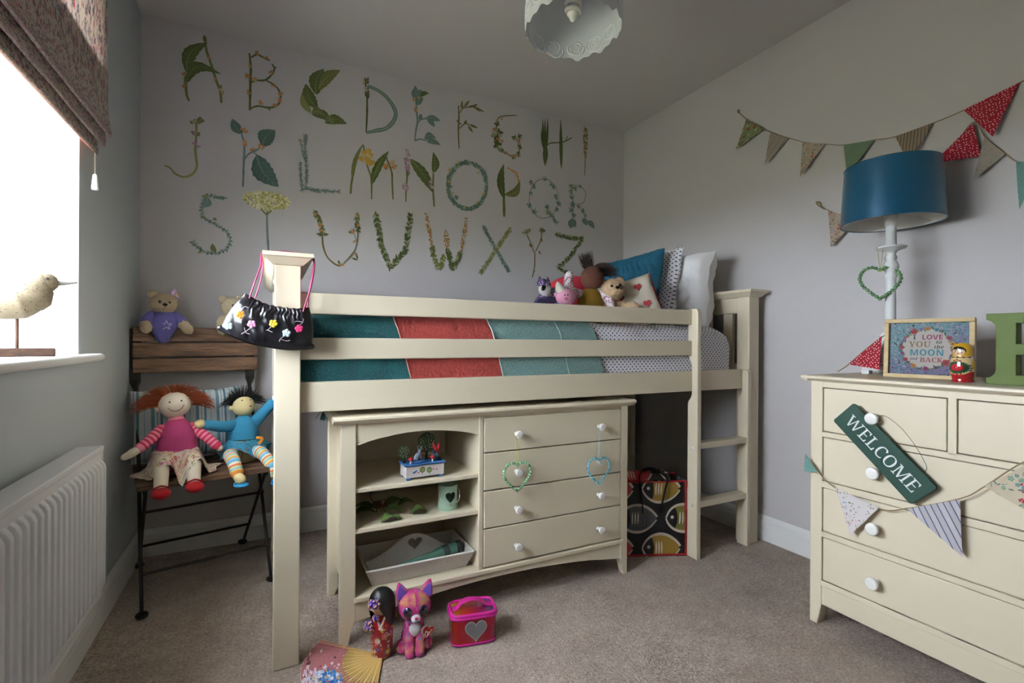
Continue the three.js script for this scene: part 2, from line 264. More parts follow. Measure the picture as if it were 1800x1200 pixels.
// ---------------------------------------------------------------- under-bed unit
const desk = thing('under_bed_cabinet', 'cream cabinet with open shelves and four drawers under the cabin bed', 'cabinet', [1.28, 0, 0.88]);
{
  const O = [-1.28, 0, -0.88], B = (n, g, p = desk, m = cream) => obj(n, (Array.isArray(g) ? g : [g]).map((q) => at(q, ...O)), m, p);
  const zf = 1.06, zk = 0.685;
  // moulded top
  { const s = shapeOf([[0, 0.724], [0.018, 0.724], [0.024, 0.72], [0.025, 0.713], [0.02, 0.708], [0.012, 0.703], [0.006, 0.698], [0, 0.697]]); const front = new THREE.ExtrudeGeometry(s, { depth: 1.186, bevelEnabled: false }).rotateY(-PI / 2);
    B('top', [bx(0.69, 1.876, 0.699, 0.724, 0.66, zf + 0.002, 0.004), at(front.scale(1, 1, 1), 1.876, 0, zf)]); }
  const foot = (x0, x1, s) => slab(s > 0 ? [[x0, 0], [x0 + 0.026, 0], [x0 + 0.034, 0.04], [x1, 0.075], [x1, 0.7], [x0, 0.7]] : [[x1, 0], [x1 - 0.018, 0], [x1 - 0.03, 0.04], [x0, 0.075], [x0, 0.7], [x1, 0.7]], 0.03, 0.002);
  B('stile', at(foot(0.714, 0.761, 1), 0, 0, zf - 0.03)); B('stile', at(foot(1.817, 1.852, -1), 0, 0, zf - 0.03));
  B('side_panel', bx(0.745, 0.76, 0.1, 0.7, zk, zf - 0.028)); B('side_panel', bx(1.828, 1.85, 0.05, 0.7, zk, zf - 0.028));
  B('rear_leg', slab([[0.714, 0.0], [0.738, 0.0], [0.75, 0.03], [0.752, 0.7], [0.714, 0.7]], 0.04, 0.003).translate(0, 0, zk - 0.005)); B('rear_leg', bx(1.828, 1.855, 0, 0.7, zk - 0.02, zk + 0.025));
  B('divider', bx(1.183, 1.201, 0.14, 0.7, zk, zf - 0.002));
  { const p = [[0.761, 0.7], [0.761, 0.628]]; for (let i = 0; i <= 14; i++) { const t = i / 14; p.push([lerp(0.772, 1.183, t), 0.628 + 0.03 * Math.pow(Math.sin(PI * t), 0.8)]); } p.push([1.183, 0.7]); B('valance', at(slab(p, 0.018, 0.0015), 0, 0, zf - 0.024)); }
  B('top_rail', bx(1.201, 1.817, 0.689, 0.7, zf - 0.03, zf - 0.002, 0.001));
  B('shelf', bx(0.758, 1.184, 0.475, 0.49, zk, zf - 0.006)); B('shelf', bx(0.758, 1.184, 0.345, 0.361, zk, zf - 0.006));
  B('shelf', bx(0.758, 1.83, 0.13, 0.147, zk, zf + 0.006, 0.004));
  { const p = [[0.755, 0.131], [0.755, 0.066], [0.78, 0.07]]; for (let i = 0; i <= 14; i++) { const t = i / 14; p.push([lerp(0.84, 1.73, t), 0.078 + 0.032 * Math.pow(Math.sin(PI * t), 0.75)]); } p.push([1.79, 0.07], [1.82, 0.066], [1.82, 0.131]); B('apron', at(slab(p, 0.018, 0.0015), 0, 0, zf - 0.02)); }
  B('back_panel', bx(0.73, 1.84, 0.1, 0.7, zk - 0.008, zk, 0.001));
  const ys = [[0.563, 0.687], [0.427, 0.559], [0.291, 0.423], [0.152, 0.287]], kx = [1.332, 1.703];
  ys.forEach(([y0, y1], i) => {
    const d = B('drawer', [bx(1.203, 1.815, y0, y1, zf - 0.02, zf, 0.003), bx(1.215, 1.805, y0 + 0.01, y1 - 0.015, 0.72, zf - 0.018, 0.002)]);
    for (const x of kx) obj('knob', at(knobGeo.clone().rotateX(PI / 2), x - 1.28, [0.622, 0.483, 0.348, 0.211][i], zf - 0.88), knobPaint, d);
  });
}
// ---------------------------------------------------------------- chest of drawers (front faces the bed side, -x)
const chest = thing('chest_of_drawers', 'cream chest of drawers carrying lamp, picture and nesting doll', 'chest', [2.42, 0, 2.0]);
{
  const O = [-2.42, 0, -2.0], B = (n, g, p = chest, m = cream) => obj(n, (Array.isArray(g) ? g : [g]).map((q) => at(q, ...O)), m, p);
  const xf = 2.2, xb = 2.655, z0 = 1.608, z1 = 2.4;
  { const s = shapeOf([[0, 0.852], [0.016, 0.852], [0.022, 0.849], [0.023, 0.843], [0.017, 0.838], [0.008, 0.834], [0, 0.832]]);
    const front = mirror(new THREE.ExtrudeGeometry(s, { depth: z1 - z0 + 0.044, bevelEnabled: false }), -1, 1, 1);
    const sideA = new THREE.ExtrudeGeometry(s, { depth: xb - xf + 0.02, bevelEnabled: false }).rotateY(PI / 2), sideB = mirror(sideA.clone(), 1, 1, -1);  // x along, z = -profile
    B('top', [bx(xf, xb, 0.83, 0.852, z0, z1, 0.002), at(front, xf, 0, z0 - 0.022), at(sideA, xf - 0.02, 0, z0), at(sideB, xf - 0.02, 0, z1)]); }
  const leg = (z, s) => slab([[0, 0], [0.026 * s, 0], [0.03 * s, 0.02], [0.04 * s, 0.072], [0.04 * s, 0.835], [0, 0.835]].map(([a, b]) => [-(z + a), b]), 0.045, 0.003).rotateY(PI / 2);
  B('stile', at(leg(z0, 1), xf, 0, 0)); B('stile', at(leg(z1, -1), xf, 0, 0));
  for (const z of [z0, z1 - 0.04]) B('rear_leg', bx(xb - 0.045, xb, 0, 0.83, z, z + 0.04));
  B('side_panel', bx(xf + 0.04, xb - 0.02, 0.07, 0.832, z0 + 0.006, z0 + 0.024)); B('side_panel', bx(xf + 0.04, xb - 0.02, 0.07, 0.832, z1 - 0.024, z1 - 0.006));
  B('back_panel', bx(xb - 0.02, xb - 0.012, 0.08, 0.832, z0 + 0.02, z1 - 0.02, 0.001));
  B('apron', [bx(xf + 0.003, xf + 0.02, 0.072, 0.155, z0 + 0.038, z1 - 0.038, 0.0015), bx(xf, xf + 0.02, 0.137, 0.155, z0 + 0.038, z1 - 0.038, 0.002)]);
  const rows = [[0.661, 0.812], [0.493, 0.644], [0.322, 0.472], [0.155, 0.304]], zin = [z0 + 0.04, z1 - 0.04];
  for (const [a, b] of [[0.812, 0.832], [0.644, 0.661], [0.472, 0.493], [0.304, 0.322]]) B('drawer_rail', bx(xf + 0.001, xf + 0.03, a, b, zin[0] - 0.002, zin[1] + 0.002, 0.0015));
  B('drawer_rail', bx(xf + 0.001, xf + 0.03, 0.655, 0.815, 1.99, 2.01, 0.0015));
  rows.forEach(([y0, y1], i) => {
    const parts = i ? [[zin[0], zin[1], [1.815, 2.185]]] : [[zin[0], 1.99, [1.812]], [2.01, zin[1], [2.188]]];
    for (const [a, b, ks] of parts) {
      const d = B('drawer', [bx(xf + 0.002, xf + 0.022, y0 + 0.0025, y1 - 0.0025, a + 0.0025, b - 0.0025, 0.003), bx(xf + 0.02, xf + 0.4, y0 + 0.01, y1 - 0.02, a + 0.01, b - 0.01, 0.002)]);
      for (const z of ks) obj('knob', at(knobGeo.clone().scale(1.25, 1.15, 1.25).rotateZ(PI / 2), xf + 0.003 - 2.42, (y0 + y1) / 2 - 0.006, z - 2.0), knobPaint, d);
    }
  });
}
// ---------------------------------------------------------------- cloth patterns
seed(21);
const dotPattern = (bg, fg, tile, r, n = 2) => canvasTex(128, 128, (g, w, h) => { g.fillStyle = bg; g.fillRect(0, 0, w, h); g.fillStyle = fg; for (const [x, y] of n === 2 ? [[32, 32], [96, 96]] : [[64, 64]]) for (const dx of [-128, 0, 128]) for (const dy of [-128, 0, 128]) { g.beginPath(); g.arc(x + dx, y + dy, r, 0, 7); g.fill(); } }, [tile, tile]);
const weave = pixelTex(256, 256, (u, v) => { const a = Math.sin(u * PI * 2 * 40) * Math.sin(v * PI * 2 * 40), n = 128 + 60 * a + 30 * loop(u, v, 60, 2); return [n, n, n]; }, [0.06, 0.06], false);
const slub = pixelTex(512, 512, (u, v) => { const n = 128 + 70 * loop(u, v * 0.25, 90, 3) + 70 * loop(u * 0.25, v, 90, 4) + 30 * (rnd() - 0.5); return [n, n, n]; }, [0.12, 0.12], false);
const wrinkle = pixelTex(512, 512, (u, v) => { const n = 128 + 70 * loop(u, v, 5, 6) + 60 * Math.abs(loop(u, v, 9, 7)) + 20 * loop(u, v, 40, 8); return [n, n, n]; }, [0.4, 0.4], false);
const knitBump = pixelTex(256, 256, (u, v) => { const c = u * 16 % 1, r = v * 16, s = Math.abs(c - 0.5) * 2, n = 90 + 120 * Math.pow(Math.abs(Math.sin(PI * (r + s * 0.5))), 0.7) * (0.4 + 0.6 * Math.sin(PI * c)); return [n, n, n]; }, [0.07, 0.07], false);
const furBump = pixelTex(512, 512, (u, v) => { const n = 128 + 90 * loop(u, v, 60, 9) + 60 * loop(u, v, 130, 3) + 40 * (rnd() - 0.5); return [n, n, n]; }, [0.09, 0.09], false);
function sprigs(bg, cols, tile, count, size, stem) {              // scattered little flowers, leaves and stems
  return canvasTex(512, 512, (g, w, h) => {
    g.fillStyle = bg; g.fillRect(0, 0, w, h);
    for (let i = 0; i < count; i++) {
      const x = rnd(0, w), y = rnd(0, h), c = pick(cols), s = size * rnd(0.7, 1.3), a = rnd(0, 6.28), kind = rnd();
      for (const dx of [-w, 0, w]) for (const dy of [-h, 0, h]) {
        if (x + dx < -60 || x + dx > w + 60 || y + dy < -60 || y + dy > h + 60) continue;
        g.save(); g.translate(x + dx, y + dy); g.rotate(a);
        if (kind < 0.5) { g.fillStyle = c; for (let p = 0; p < 5; p++) { g.rotate(1.2566); g.beginPath(); g.ellipse(s * 0.6, 0, s * 0.55, s * 0.4, 0, 0, 7); g.fill(); } g.fillStyle = bg; g.beginPath(); g.arc(0, 0, s * 0.25, 0, 7); g.fill(); }
        else if (kind < 0.8) { g.fillStyle = stem; g.beginPath(); g.ellipse(0, 0, s, s * 0.4, 0, 0, 7); g.fill(); }
        else { g.strokeStyle = stem; g.lineWidth = s * 0.25; g.beginPath(); g.moveTo(-s, 0); g.quadraticCurveTo(0, s, s * 1.6, 0); g.stroke(); g.fillStyle = c; g.beginPath(); g.arc(s * 1.6, 0, s * 0.5, 0, 7); g.fill(); }
        g.restore();
      }
    }
  }, [tile, tile]);
}
const stripes = (list, tile, size = 256) => canvasTex(size, 16, (g, w, h) => { let x = 0; const sum = list.reduce((a, b) => a + b[1], 0); for (const [c, n] of list) { g.fillStyle = c; g.fillRect(x, 0, n / sum * w + 1, h); x += n / sum * w; } }, [tile, tile]);
const cloth = (map, o = {}) => mat('#ffffff', 0.9, { map, bumpMap: weave, bumpScale: 0.0006, ...o });
const polka = cloth(dotPattern('#f6f4f8', '#4a507a', 0.021, 20)), whiteCotton = mat('#f4f3f3', 0.85, { bumpMap: wrinkle, bumpScale: 0.006 });
const velvet = mat('#1a7478', 0.62, { map: pixelTex(512, 512, (u, v) => { const n = 188 + 60 * loop(u, v, 6, 2) + 44 * loop(u, v, 120, 3) + (loop(u, v, 70, 5) > 0.2 ? 90 : 0); return [n, n, n]; }, [0.3, 0.3]), sheen: 1, sheenColor: new THREE.Color(0.16, 0.42, 0.43), sheenRoughness: 0.35, bumpMap: slub, bumpScale: 0.004 });
const coralCloth = mat('#a8433d', 0.8, { bumpMap: wrinkle, bumpScale: 0.03, sheen: 0.4, sheenColor: new THREE.Color(0.5, 0.2, 0.18) });
const aquaCloth = mat('#9bc4be', 0.85, { bumpMap: slub, bumpScale: 0.005, map: pixelTex(512, 512, (u, v) => { const n = 220 + 60 * loop(u, v * 0.3, 60, 3) + 60 * loop(u * 0.3, v, 60, 4); return [n, n, n]; }, [0.14, 0.14]) });

// ---------------------------------------------------------------- bedding
const bedTop = (z) => { // cross-section of the made bed, from the front bottom edge over the top to the back; t 0..1
  const t = z; if (t < 0.3) return [1.036, lerp(0.80, 0.99, t / 0.3)];
  if (t < 0.5) { const a = (t - 0.3) / 0.2 * PI / 2; return [0.976 + 0.06 * Math.cos(a), 0.985 + 0.055 * Math.sin(a)]; }
  if (t < 0.85) return [lerp(0.976, 0.24, (t - 0.5) / 0.35), 1.04];
  const a = (t - 0.85) / 0.15 * PI / 2; return [0.24 - 0.06 * Math.sin(a), 0.985 + 0.055 * Math.cos(a)];
};
const sheetRun = (t) => t < 0.3 ? 0.19 * t / 0.3 : t < 0.5 ? 0.19 + 0.09 * (t - 0.3) / 0.2 : t < 0.85 ? 0.28 + 0.736 * (t - 0.5) / 0.35 : 1.016 + 0.09 * (t - 0.85) / 0.15;   // metres along the section
function bedSheet(xf, lift, x0, x1, nu, nv, k, t1 = 1) {
  return grid((u, v) => {
    const [z, y] = bedTop(v * t1), x = xf(u, y, v * t1), e = x < 1.6 ? 1 : Math.pow(Math.max(0, 1 - Math.pow(Math.abs((x - 1.56) / 0.952), 14)), 1 / 6);
    const w = 0.008 * nz(x * 6 + k, y * 14 + x * 5, z * 8) + 0.006 * nz(x * 17 + y * 22, y * 18 + k, z * 12), front = v * t1 < 0.4;
    return V(x, 0.80 + (y - 0.80) * e + (front ? 0 : lift + w), z + (front ? lift + w * 0.6 - (1 - e) * 0.05 : 0));
  }, nu, nv, (u, v, p) => [p.x, sheetRun(v * t1)]);
}
const mattress = thing('mattress', 'mattress in a white sheet with small navy dots, on the cabin bed', 'mattress', [1.56, 0.79, 0.6]);
{ const S = (g) => at(g, -1.56, -0.79, -0.6); obj('dotted_sheet', S(bedSheet((u) => lerp(0.6, 2.51, u), 0, 0, 0, 160, 80, 0)), polka, mattress, { uv: true });
  obj('mattress_core', S(bx(0.63, 2.5, 0.79, 0.97, 0.19, 1.02, 0.03)), whiteCotton, mattress); }
const throwBlanket = thing('patchwork_throw', 'patchwork throw in teal, coral and aqua panels over the mattress', 'blanket', [1.16, 0.8, 0.6]);
{
  const S = (g) => at(g, -1.16, -0.8, -0.6), edge = [0.599, 0.905, 1.247, 1.535, 1.702], ms = [velvet, coralCloth, aquaCloth, aquaCloth];
  for (let i = 0; i < 4; i++) obj('panel', S(bedSheet((u, y) => lerp(edge[i], edge[i + 1], u) + (i || u > 0.5 ? 0.27 * (0.965 - y) * (i ? 1 : u) : 0), 0.007 + 0.0012 * i, 0, 0, 40, 50, i * 3 + 1)), ms[i], throwBlanket, { uv: true });
  const seam = (x, m) => obj('seam', S(wire(Array.from({ length: 24 }, (_, j) => { const t = j / 23 * 0.5, [z, y] = bedTop(t); return V(x + 0.27 * (0.965 - y), y + (t > 0.4 ? 0.011 : 0), z + (t < 0.4 ? 0.011 : 0.004)); }), 0.0022, { n: 40 })), m, throwBlanket);
  seam(0.905, mat('#c98a7a', 0.9)); seam(1.247, mat('#c4dad6', 0.9)); seam(1.535, mat('#b5cfcb', 0.9));
  const green = mat('#1f5a50', 0.9);
  obj('tassel', S([wire([[0.70, 0.84, 0.7], [0.703, 0.76, 0.7], [0.703, 0.7065, 0.7]], 0.0015), ball(0.008, 0.009, 0.008, 0.703, 0.7062, 0.7), ...Array.from({ length: 46 }, () => { const a = rnd(0, 6.28), r = rnd(0.2, 1) * 0.034, l = rnd(0.035, 0.05); return wire([[0.703, 0.706, 0.7], [0.703 + Math.cos(a) * r * 0.7, 0.706 - l * 0.55, 0.7 + Math.sin(a) * r * 0.7], [0.703 + Math.cos(a) * r, 0.706 - l, 0.7 + Math.sin(a) * r]], 0.0009, { seg: 4, n: 5 }); })]), green, throwBlanket);
}
function pillow(name, label, cat, geos, material, pos, yaw, lean, roll = 0, extra) {
  const t = thing(name, label, cat, pos, yaw), g = geos.map((q) => q.rotateZ(roll).rotateX(-lean));
  obj('cover', g, material, t, { uv: true });
  if (extra) extra(t, (q) => q.rotateZ(roll).rotateX(-lean));
  return t;
}
pillow('white_pillow', 'plain white bed pillow propped against the headboard', 'pillow', cushion(0.6, 0.4, 0.2, { k: 3, fold: 0.034, pinch: 0.07, n: 60, power: 0.42 }), whiteCotton, [2.445, 1.215, 0.665], -PI / 2, 0.12);
pillow('dotted_pillow', 'white pillow with navy dots standing behind the teal cushion', 'pillow', cushion(0.62, 0.42, 0.13, { k: 8, fold: 0.014 }), polka, [2.325, 1.232, 0.56], -PI / 2, 0.16);
{ const pl = (x, y) => 0.016 * Math.pow(Math.abs(Math.sin((x + 0.012 * Math.sin(y * 62)) * 95)), 0.6) - 0.005 * Math.pow(Math.abs(Math.sin(y * 31)), 8) ;
  pillow('teal_cushion', 'teal blue cushion with wavy pleats among the bed toys', 'cushion', cushion(0.52, 0.39, 0.13, { k: 5, fold: 0.012, pleat: pl, n: 90, pinch: 0.08 }), mat('#0f5a74', 0.75, { bumpMap: weave, bumpScale: 0.0005, sheen: 0.3, sheenColor: new THREE.Color(0.1, 0.4, 0.5) }), [2.185, 1.222, 0.615], -PI / 2 + 0.06, 0.2, 0.04); }
pillow('floral_cushion', 'white cushion printed with red flowers, peeping over the teal one', 'cushion', cushion(0.4, 0.4, 0.06, { k: 2 }), cloth(sprigs('#eeeae2', ['#b8323c', '#7a2f4a', '#d0576a'], 0.16, 40, 22, '#4a6a4a')), [2.252, 1.235, 0.47], -PI / 2, 0.2);
{ const linen = mat('#ddd2bf', 0.95, { bumpMap: slub, bumpScale: 0.002 }), stitch = mat('#a8313f', 0.9);
  pillow('heart_cushion', 'small cream linen cushion with stitched red hearts beside the teddy', 'cushion', cushion(0.25, 0.24, 0.09, { k: 11 }), linen, [1.955, 1.13, 0.95], -0.62, 0.3, 0.3, (t, P) => {
    for (const [x, y] of [[0.045, 0.05], [0.06, -0.035], [-0.04, 0.02], [-0.03, -0.06], [0.08, -0.085]]) {
      const zz = 0.045 * Math.pow((1 - (x / 0.125) ** 4) * (1 - (y / 0.12) ** 4), 0.5) + 0.003;
      obj('heart', P(at(slab(heartPts(0.032, 0.032), 0.003, 0.001), x, y, zz - 0.001)), stitch, t);
    }
    obj('edge_stitching', Array.from({ length: 30 }, (_, i) => P(bx(0.1195, 0.126, -0.115 + i * 0.0078, -0.1115 + i * 0.0078, -0.004, 0.004, 0))), stitch, t).userData.kind = 'stuff';
  }); }
pillow('red_cushion', 'round red cushion behind the toys on the bed', 'cushion', [roughen(ball(0.135, 0.115, 0.065, 0, 0, 0, 40, 28), 0.006, 14, 3)], mat('#b5293b', 0.85, { bumpMap: weave, bumpScale: 0.0006, sheen: 0.3, sheenColor: new THREE.Color(0.6, 0.15, 0.2) }), [1.735, 1.15, 0.8], -0.5, 0.25);

// ---------------------------------------------------------------- roman blind over the window
seed(5);
const blindCloth = mat('#ffffff', 0.9, { map: sprigs('#aa9a8a', ['#6d1c36', '#8a2440', '#332d48', '#9a3c4c', '#4e1c30', '#3c3652'], 0.24, 620, 9, '#4a463c'), transmission: 0.28, thickness: 0, bumpMap: weave, bumpScale: 0.0005 });
const blind = thing('roman_blind', 'red and navy floral roman blind drawn half up over the window', 'blind', [0.05, 1.55, 1.41]);
{
  const S = (g) => at(g, -0.05, -1.55, -1.41), z0 = 0.708, z1 = 2.13;
  const prof = [[0.05, 2.33], [0.05, 2.0], [0.052, 1.8], [0.057, 1.66], [0.062, 1.615], [0.061, 1.603], [0.055, 1.6], [0.049, 1.63], [0.046, 1.79], [0.043, 1.8], [0.041, 1.79], [0.043, 1.64], [0.048, 1.585], [0.047, 1.572], [0.042, 1.568], [0.036, 1.6], [0.033, 1.77], [0.030, 1.775], [0.028, 1.76], [0.026, 1.62], [0.03, 1.545], [0.029, 1.536]];
  const c = new THREE.CatmullRomCurve3(prof.map(([x, y]) => V(x, y, 0)), false, 'catmullrom', 0.3);
  obj('fabric', S(grid((u, v) => { const p = c.getPoint(v); return V(p.x + 0.003 * nz(u * 9, p.y * 8, 1), p.y + 0.003 * nz(u * 5, v * 3, 2), lerp(z0, z1, u)); }, 40, 130, (u, v, p) => [p.z, v * 1.6])), blindCloth, blind, { uv: true });
  obj('added_backing', S(bx(0.0205, 0.0245, 1.542, 1.79, z0 + 0.004, z1 - 0.004, 0.001)), mat('#8f5a48', 0.9), blind);  // opaque sheet added to stop window light shining through the lowest flap
  obj('headrail', S(bx(0.002, 0.044, 2.29, 2.335, z0 + 0.01, z1 - 0.01)), whiteGloss, blind);
}
const pull = thing('blind_cord_pull', 'white cord pull hanging from the floral blind', 'cord pull', [0.03, 1.42, 0.742]);
obj('cord', wire([[0, 0.115, 0], [0.001, 0.06, 0.001], [0, 0.045, 0]], 0.0022), mat('#6a5c50', 0.9), pull);
obj('toggle', at(lathe([[0, 0], [0.0085, 0.001], [0.0095, 0.006], [0.0075, 0.03], [0.006, 0.046], [0.003, 0.05], [0, 0.05]], 20), 0, 0, 0), whiteGloss, pull);
// ---------------------------------------------------------------- radiator
const rad = thing('radiator', 'white fluted panel radiator below the window', 'radiator', [0.06, 0.22, 1.5]);
{
  const S = (g) => at(g, -0.06, -0.22, -1.5), enamel = mat('#e9ebee', 0.35), z0 = 0.895, z1 = 2.1, y0 = 0.235, y1 = 0.655;
  obj('front_panel', S([grid((u, v) => {
    const z = lerp(z1, z0, u), y = lerp(y0, y1, v), n = 36, c = (u * n) % 1, wv = THREE.MathUtils.smoothstep(v, 0.05, 0.085) * (1 - THREE.MathUtils.smoothstep(v, 0.885, 0.925)), edge = u > 0.012 && u < 0.988 ? 1 : 0;
    return V(0.088 + edge * wv * 0.013 * THREE.MathUtils.smoothstep(Math.cos((c - 0.5) * 2 * PI), -0.75, -0.1), y, z);
  }, 36 * 12, 40), bx(0.07, 0.0882, y0, y1, z0, z1, 0.002)]), enamel, rad);
  obj('top_grille', S([bx(0.03, 0.092, y1 - 0.012, y1 + 0.004, z0 - 0.002, z1 + 0.002, 0.004)]), enamel, rad);
  for (const z of [z0 - 0.003, z1 - 0.009]) obj('side_cover', S(bx(0.03, 0.09, y0 + 0.005, y1, z, z + 0.012, 0.002)), enamel, rad);
  obj('rear_panel', S(bx(0.028, 0.036, y0 + 0.01, y1 - 0.01, z0 + 0.01, z1 - 0.01)), enamel, rad);
  obj('valve', S([rod(V(0.06, 0.25, z0 - 0.02), V(0.06, 0.25, z0 + 0.01), 0.012), rod(V(0.045, 0.262, z0 - 0.012), V(0.045, 0.36, z0 - 0.012), 0.01)]), whiteGloss, rad);
}
// ---------------------------------------------------------------- bunting
const red = cloth(canvasTex(256, 256, (g, w, h) => { g.fillStyle = '#a5182b'; g.fillRect(0, 0, w, h); g.fillStyle = '#f0dcd8'; seed(3); for (let i = 0; i < 70; i++) { const x = (i % 9 + rnd(0.2, 0.8)) * 28.4, y = (Math.floor(i / 9) + rnd(0.2, 0.8)) * 32; g.beginPath(); g.arc(x, y, 5.6, 0, 7); g.fill(); } }, [0.078, 0.078]));
const flagCloths = {
  red,
  garden: cloth(sprigs('#7f8a60', ['#b83a36', '#c9b9a0', '#6a3a30'], 0.12, 60, 20, '#3f5a33')),
  ticking: cloth(stripes([['#a69a8c', 3], ['#6e655f', 1], ['#a69a8c', 3], ['#857b72', 1]], 0.028)),
  birds: cloth(sprigs('#b5a493', ['#b23a36', '#4f6b86', '#6a6a3a'], 0.12, 90, 13, '#56694a')),
  sage: cloth(sprigs('#70866a', ['#62795e', '#84997c'], 0.1, 160, 9, '#62795e')),
  brown: cloth(stripes([['#94836e', 3], ['#5d5046', 1]], 0.011)),
  pale: cloth(sprigs('#a89f92', ['#9a917f', '#8c8f7a'], 0.1, 60, 12, '#948a78')),
  aqua: cloth(sprigs('#6f9990', ['#86aca2', '#5f877e'], 0.1, 90, 10, '#5f877e')),
  tiny: cloth(sprigs('#d9d2d0', ['#c23a46', '#6a9ab8', '#7f9a4a', '#c23a46'], 0.1, 80, 11, '#4a5a5a')),
  navy: cloth(stripes([['#b9b3b8', 6], ['#4b5a80', 1.2], ['#c2bcc0', 6], ['#4b5a80', 1.2]], 0.032)),
  meadow: cloth(sprigs('#c9bda4', ['#b83a44', '#5f8f94', '#7fa08a', '#d0b8a0'], 0.14, 110, 17, '#5f8070')),
};
// one pennant: cloth between two points on the string and a tip, in the plane x = const or z = const; normal n points off the wall
function pennant(a, b, c, n, bulge = 0.006, k = 0) {
  const out = [], N = 14;
  for (const s of [0, 1]) {
    const pos = [], uv = [], idx = [], id = {};
    let m = 0;
    for (let i = 0; i <= N; i++) for (let j = 0; j <= N - i; j++) {
      const w = [1 - (i + j) / N, i / N, j / N], p = V().addScaledVector(a, w[0]).addScaledVector(b, w[1]).addScaledVector(c, w[2]);
      const bl = bulge * w[2] * (1 + 0.25 * nz(p.y * 12 + k, p.z * 12, k)) + 0.0015 * Math.abs(nz(p.y * 30, p.z * 30 + k, k));
      p.addScaledVector(n, bl + s * 0.0016); id[i + ',' + j] = m++; pos.push(p.x, p.y, p.z);
      const q = b.clone().sub(a).normalize(), d = p.clone().sub(a), x = d.dot(q); uv.push(x, Math.sqrt(Math.max(0, d.lengthSq() - x * x)));
    }
    for (let i = 0; i < N; i++) for (let j = 0; j < N - i; j++) { const A = id[i + ',' + j], B = id[(i + 1) + ',' + j], C = id[i + ',' + (j + 1)], Dd = id[(i + 1) + ',' + (j + 1)]; idx.push(A, B, C); if (Dd !== undefined) idx.push(B, Dd, C); }
    const g = new THREE.BufferGeometry(); g.setAttribute('position', new THREE.Float32BufferAttribute(pos, 3)); g.setAttribute('uv', new THREE.Float32BufferAttribute(uv, 2)); g.setIndex(idx);
    g.computeVertexNormals(); const nn = V().fromBufferAttribute(g.attributes.normal, 40).dot(n) > 0, want = s === 1;
    if (nn !== want) { for (let i = 0; i < idx.length; i += 3) [idx[i], idx[i + 1]] = [idx[i + 1], idx[i]]; g.setIndex(idx); g.computeVertexNormals(); }
    out.push(g);
  }
  return out;
}
const twine = mat('#96805c', 0.95), nX = V(-1, 0, 0);
function bunting(label, x, string, flags, o = {}) {
  const p0 = string[0], t = thing('bunting', label, 'bunting', [x, p0[0], p0[1]]);
  const L = (q, dx = 0) => V(dx, q[0] - p0[0], q[1] - p0[1]);
  obj('string', [wire(string.map((q) => L(q, (q[2] ?? 0) - 0.001)), 0.0017, { n: string.length * 8 }), ...(o.loop ? [wire(o.loop.map((q) => L(q, -0.003)), 0.0022, { closed: true, n: 24 })] : [])], twine, t);
  flags.forEach(([c, A, B, C, dx = 0], i) => obj('pennant', pennant(L(A, dx - 0.002), L(B, dx - 0.002), L(C, dx - 0.002), nX, o.bulge ?? 0.01, i * 2.3), flagCloths[c], t, { uv: true }));
  return t;
}
bunting('long string of mixed cloth pennants hung along the right wall', 2.686, [[2.16, 0.918], [2.099, 0.969], [2.0, 1.08], [1.917, 1.2], [1.868, 1.28], [1.832, 1.363], [1.801, 1.439], [1.779, 1.559], [1.766, 1.63], [1.771, 1.752], [1.781, 1.837], [1.81, 1.98], [1.85, 2.12], [1.93, 2.3]], [
  ['garden', [2.099, 0.969], [2.011, 1.075], [1.953, 0.928]], ['ticking', [1.979, 1.102], [1.919, 1.198], [1.823, 1.09]], ['birds', [1.876, 1.262], [1.832, 1.363], [1.711, 1.27]],
  ['sage', [1.801, 1.439], [1.779, 1.559], [1.66, 1.47]], ['brown', [1.766, 1.629], [1.77, 1.752], [1.638, 1.689]], ['red', [1.781, 1.837], [1.81, 1.98], [1.65, 1.924]], ['pale', [1.86, 2.13], [1.91, 2.25], [1.72, 2.2]]],
{ bulge: 0.03, loop: [[2.16, 0.914], [2.168, 0.918], [2.162, 0.926], [2.15, 0.922]] });
bunting('shorter string of pennants looped on the wall behind the teal lamp', 2.684, [[1.588, 1.33], [1.54, 1.375], [1.474, 1.502], [1.5, 1.6], [1.621, 1.78], [1.721, 1.869, -0.02], [1.663, 1.896], [1.588, 1.948], [1.557, 1.973], [1.531, 2.02], [1.5, 2.15]], [
  ['birds', [1.535, 1.379], [1.474, 1.502], [1.373, 1.403]], ['red', [1.721, 1.869], [1.599, 1.89], [1.612, 1.765], -0.012], ['pale', [1.663, 1.896], [1.588, 1.948], [1.52, 1.875], -0.004], ['aqua', [1.557, 1.973], [1.53, 2.03], [1.394, 1.988]], ['garden', [1.51, 2.1], [1.495, 2.18], [1.37, 2.14]]],
{ bulge: 0.022, loop: [[1.588, 1.326], [1.57, 1.335], [1.545, 1.365], [1.56, 1.35], [1.58, 1.345]] });
bunting('pennant garland draped across the front of the chest of drawers', 2.184, [[0.57, 1.606], [0.522, 1.65], [0.486, 1.704], [0.458, 1.831], [0.482, 1.905], [0.546, 2.026], [0.592, 2.076], [0.673, 2.15], [0.76, 2.26], [0.8, 2.33]], [
  ['aqua', [0.578, 1.602], [0.524, 1.645], [0.518, 1.602]], ['tiny', [0.489, 1.704], [0.461, 1.831], [0.349, 1.753]], ['navy', [0.481, 1.905], [0.544, 2.026], [0.393, 2.034]], ['meadow', [0.592, 2.075], [0.72, 2.21], [0.53, 2.21]]], { bulge: 0.006 });
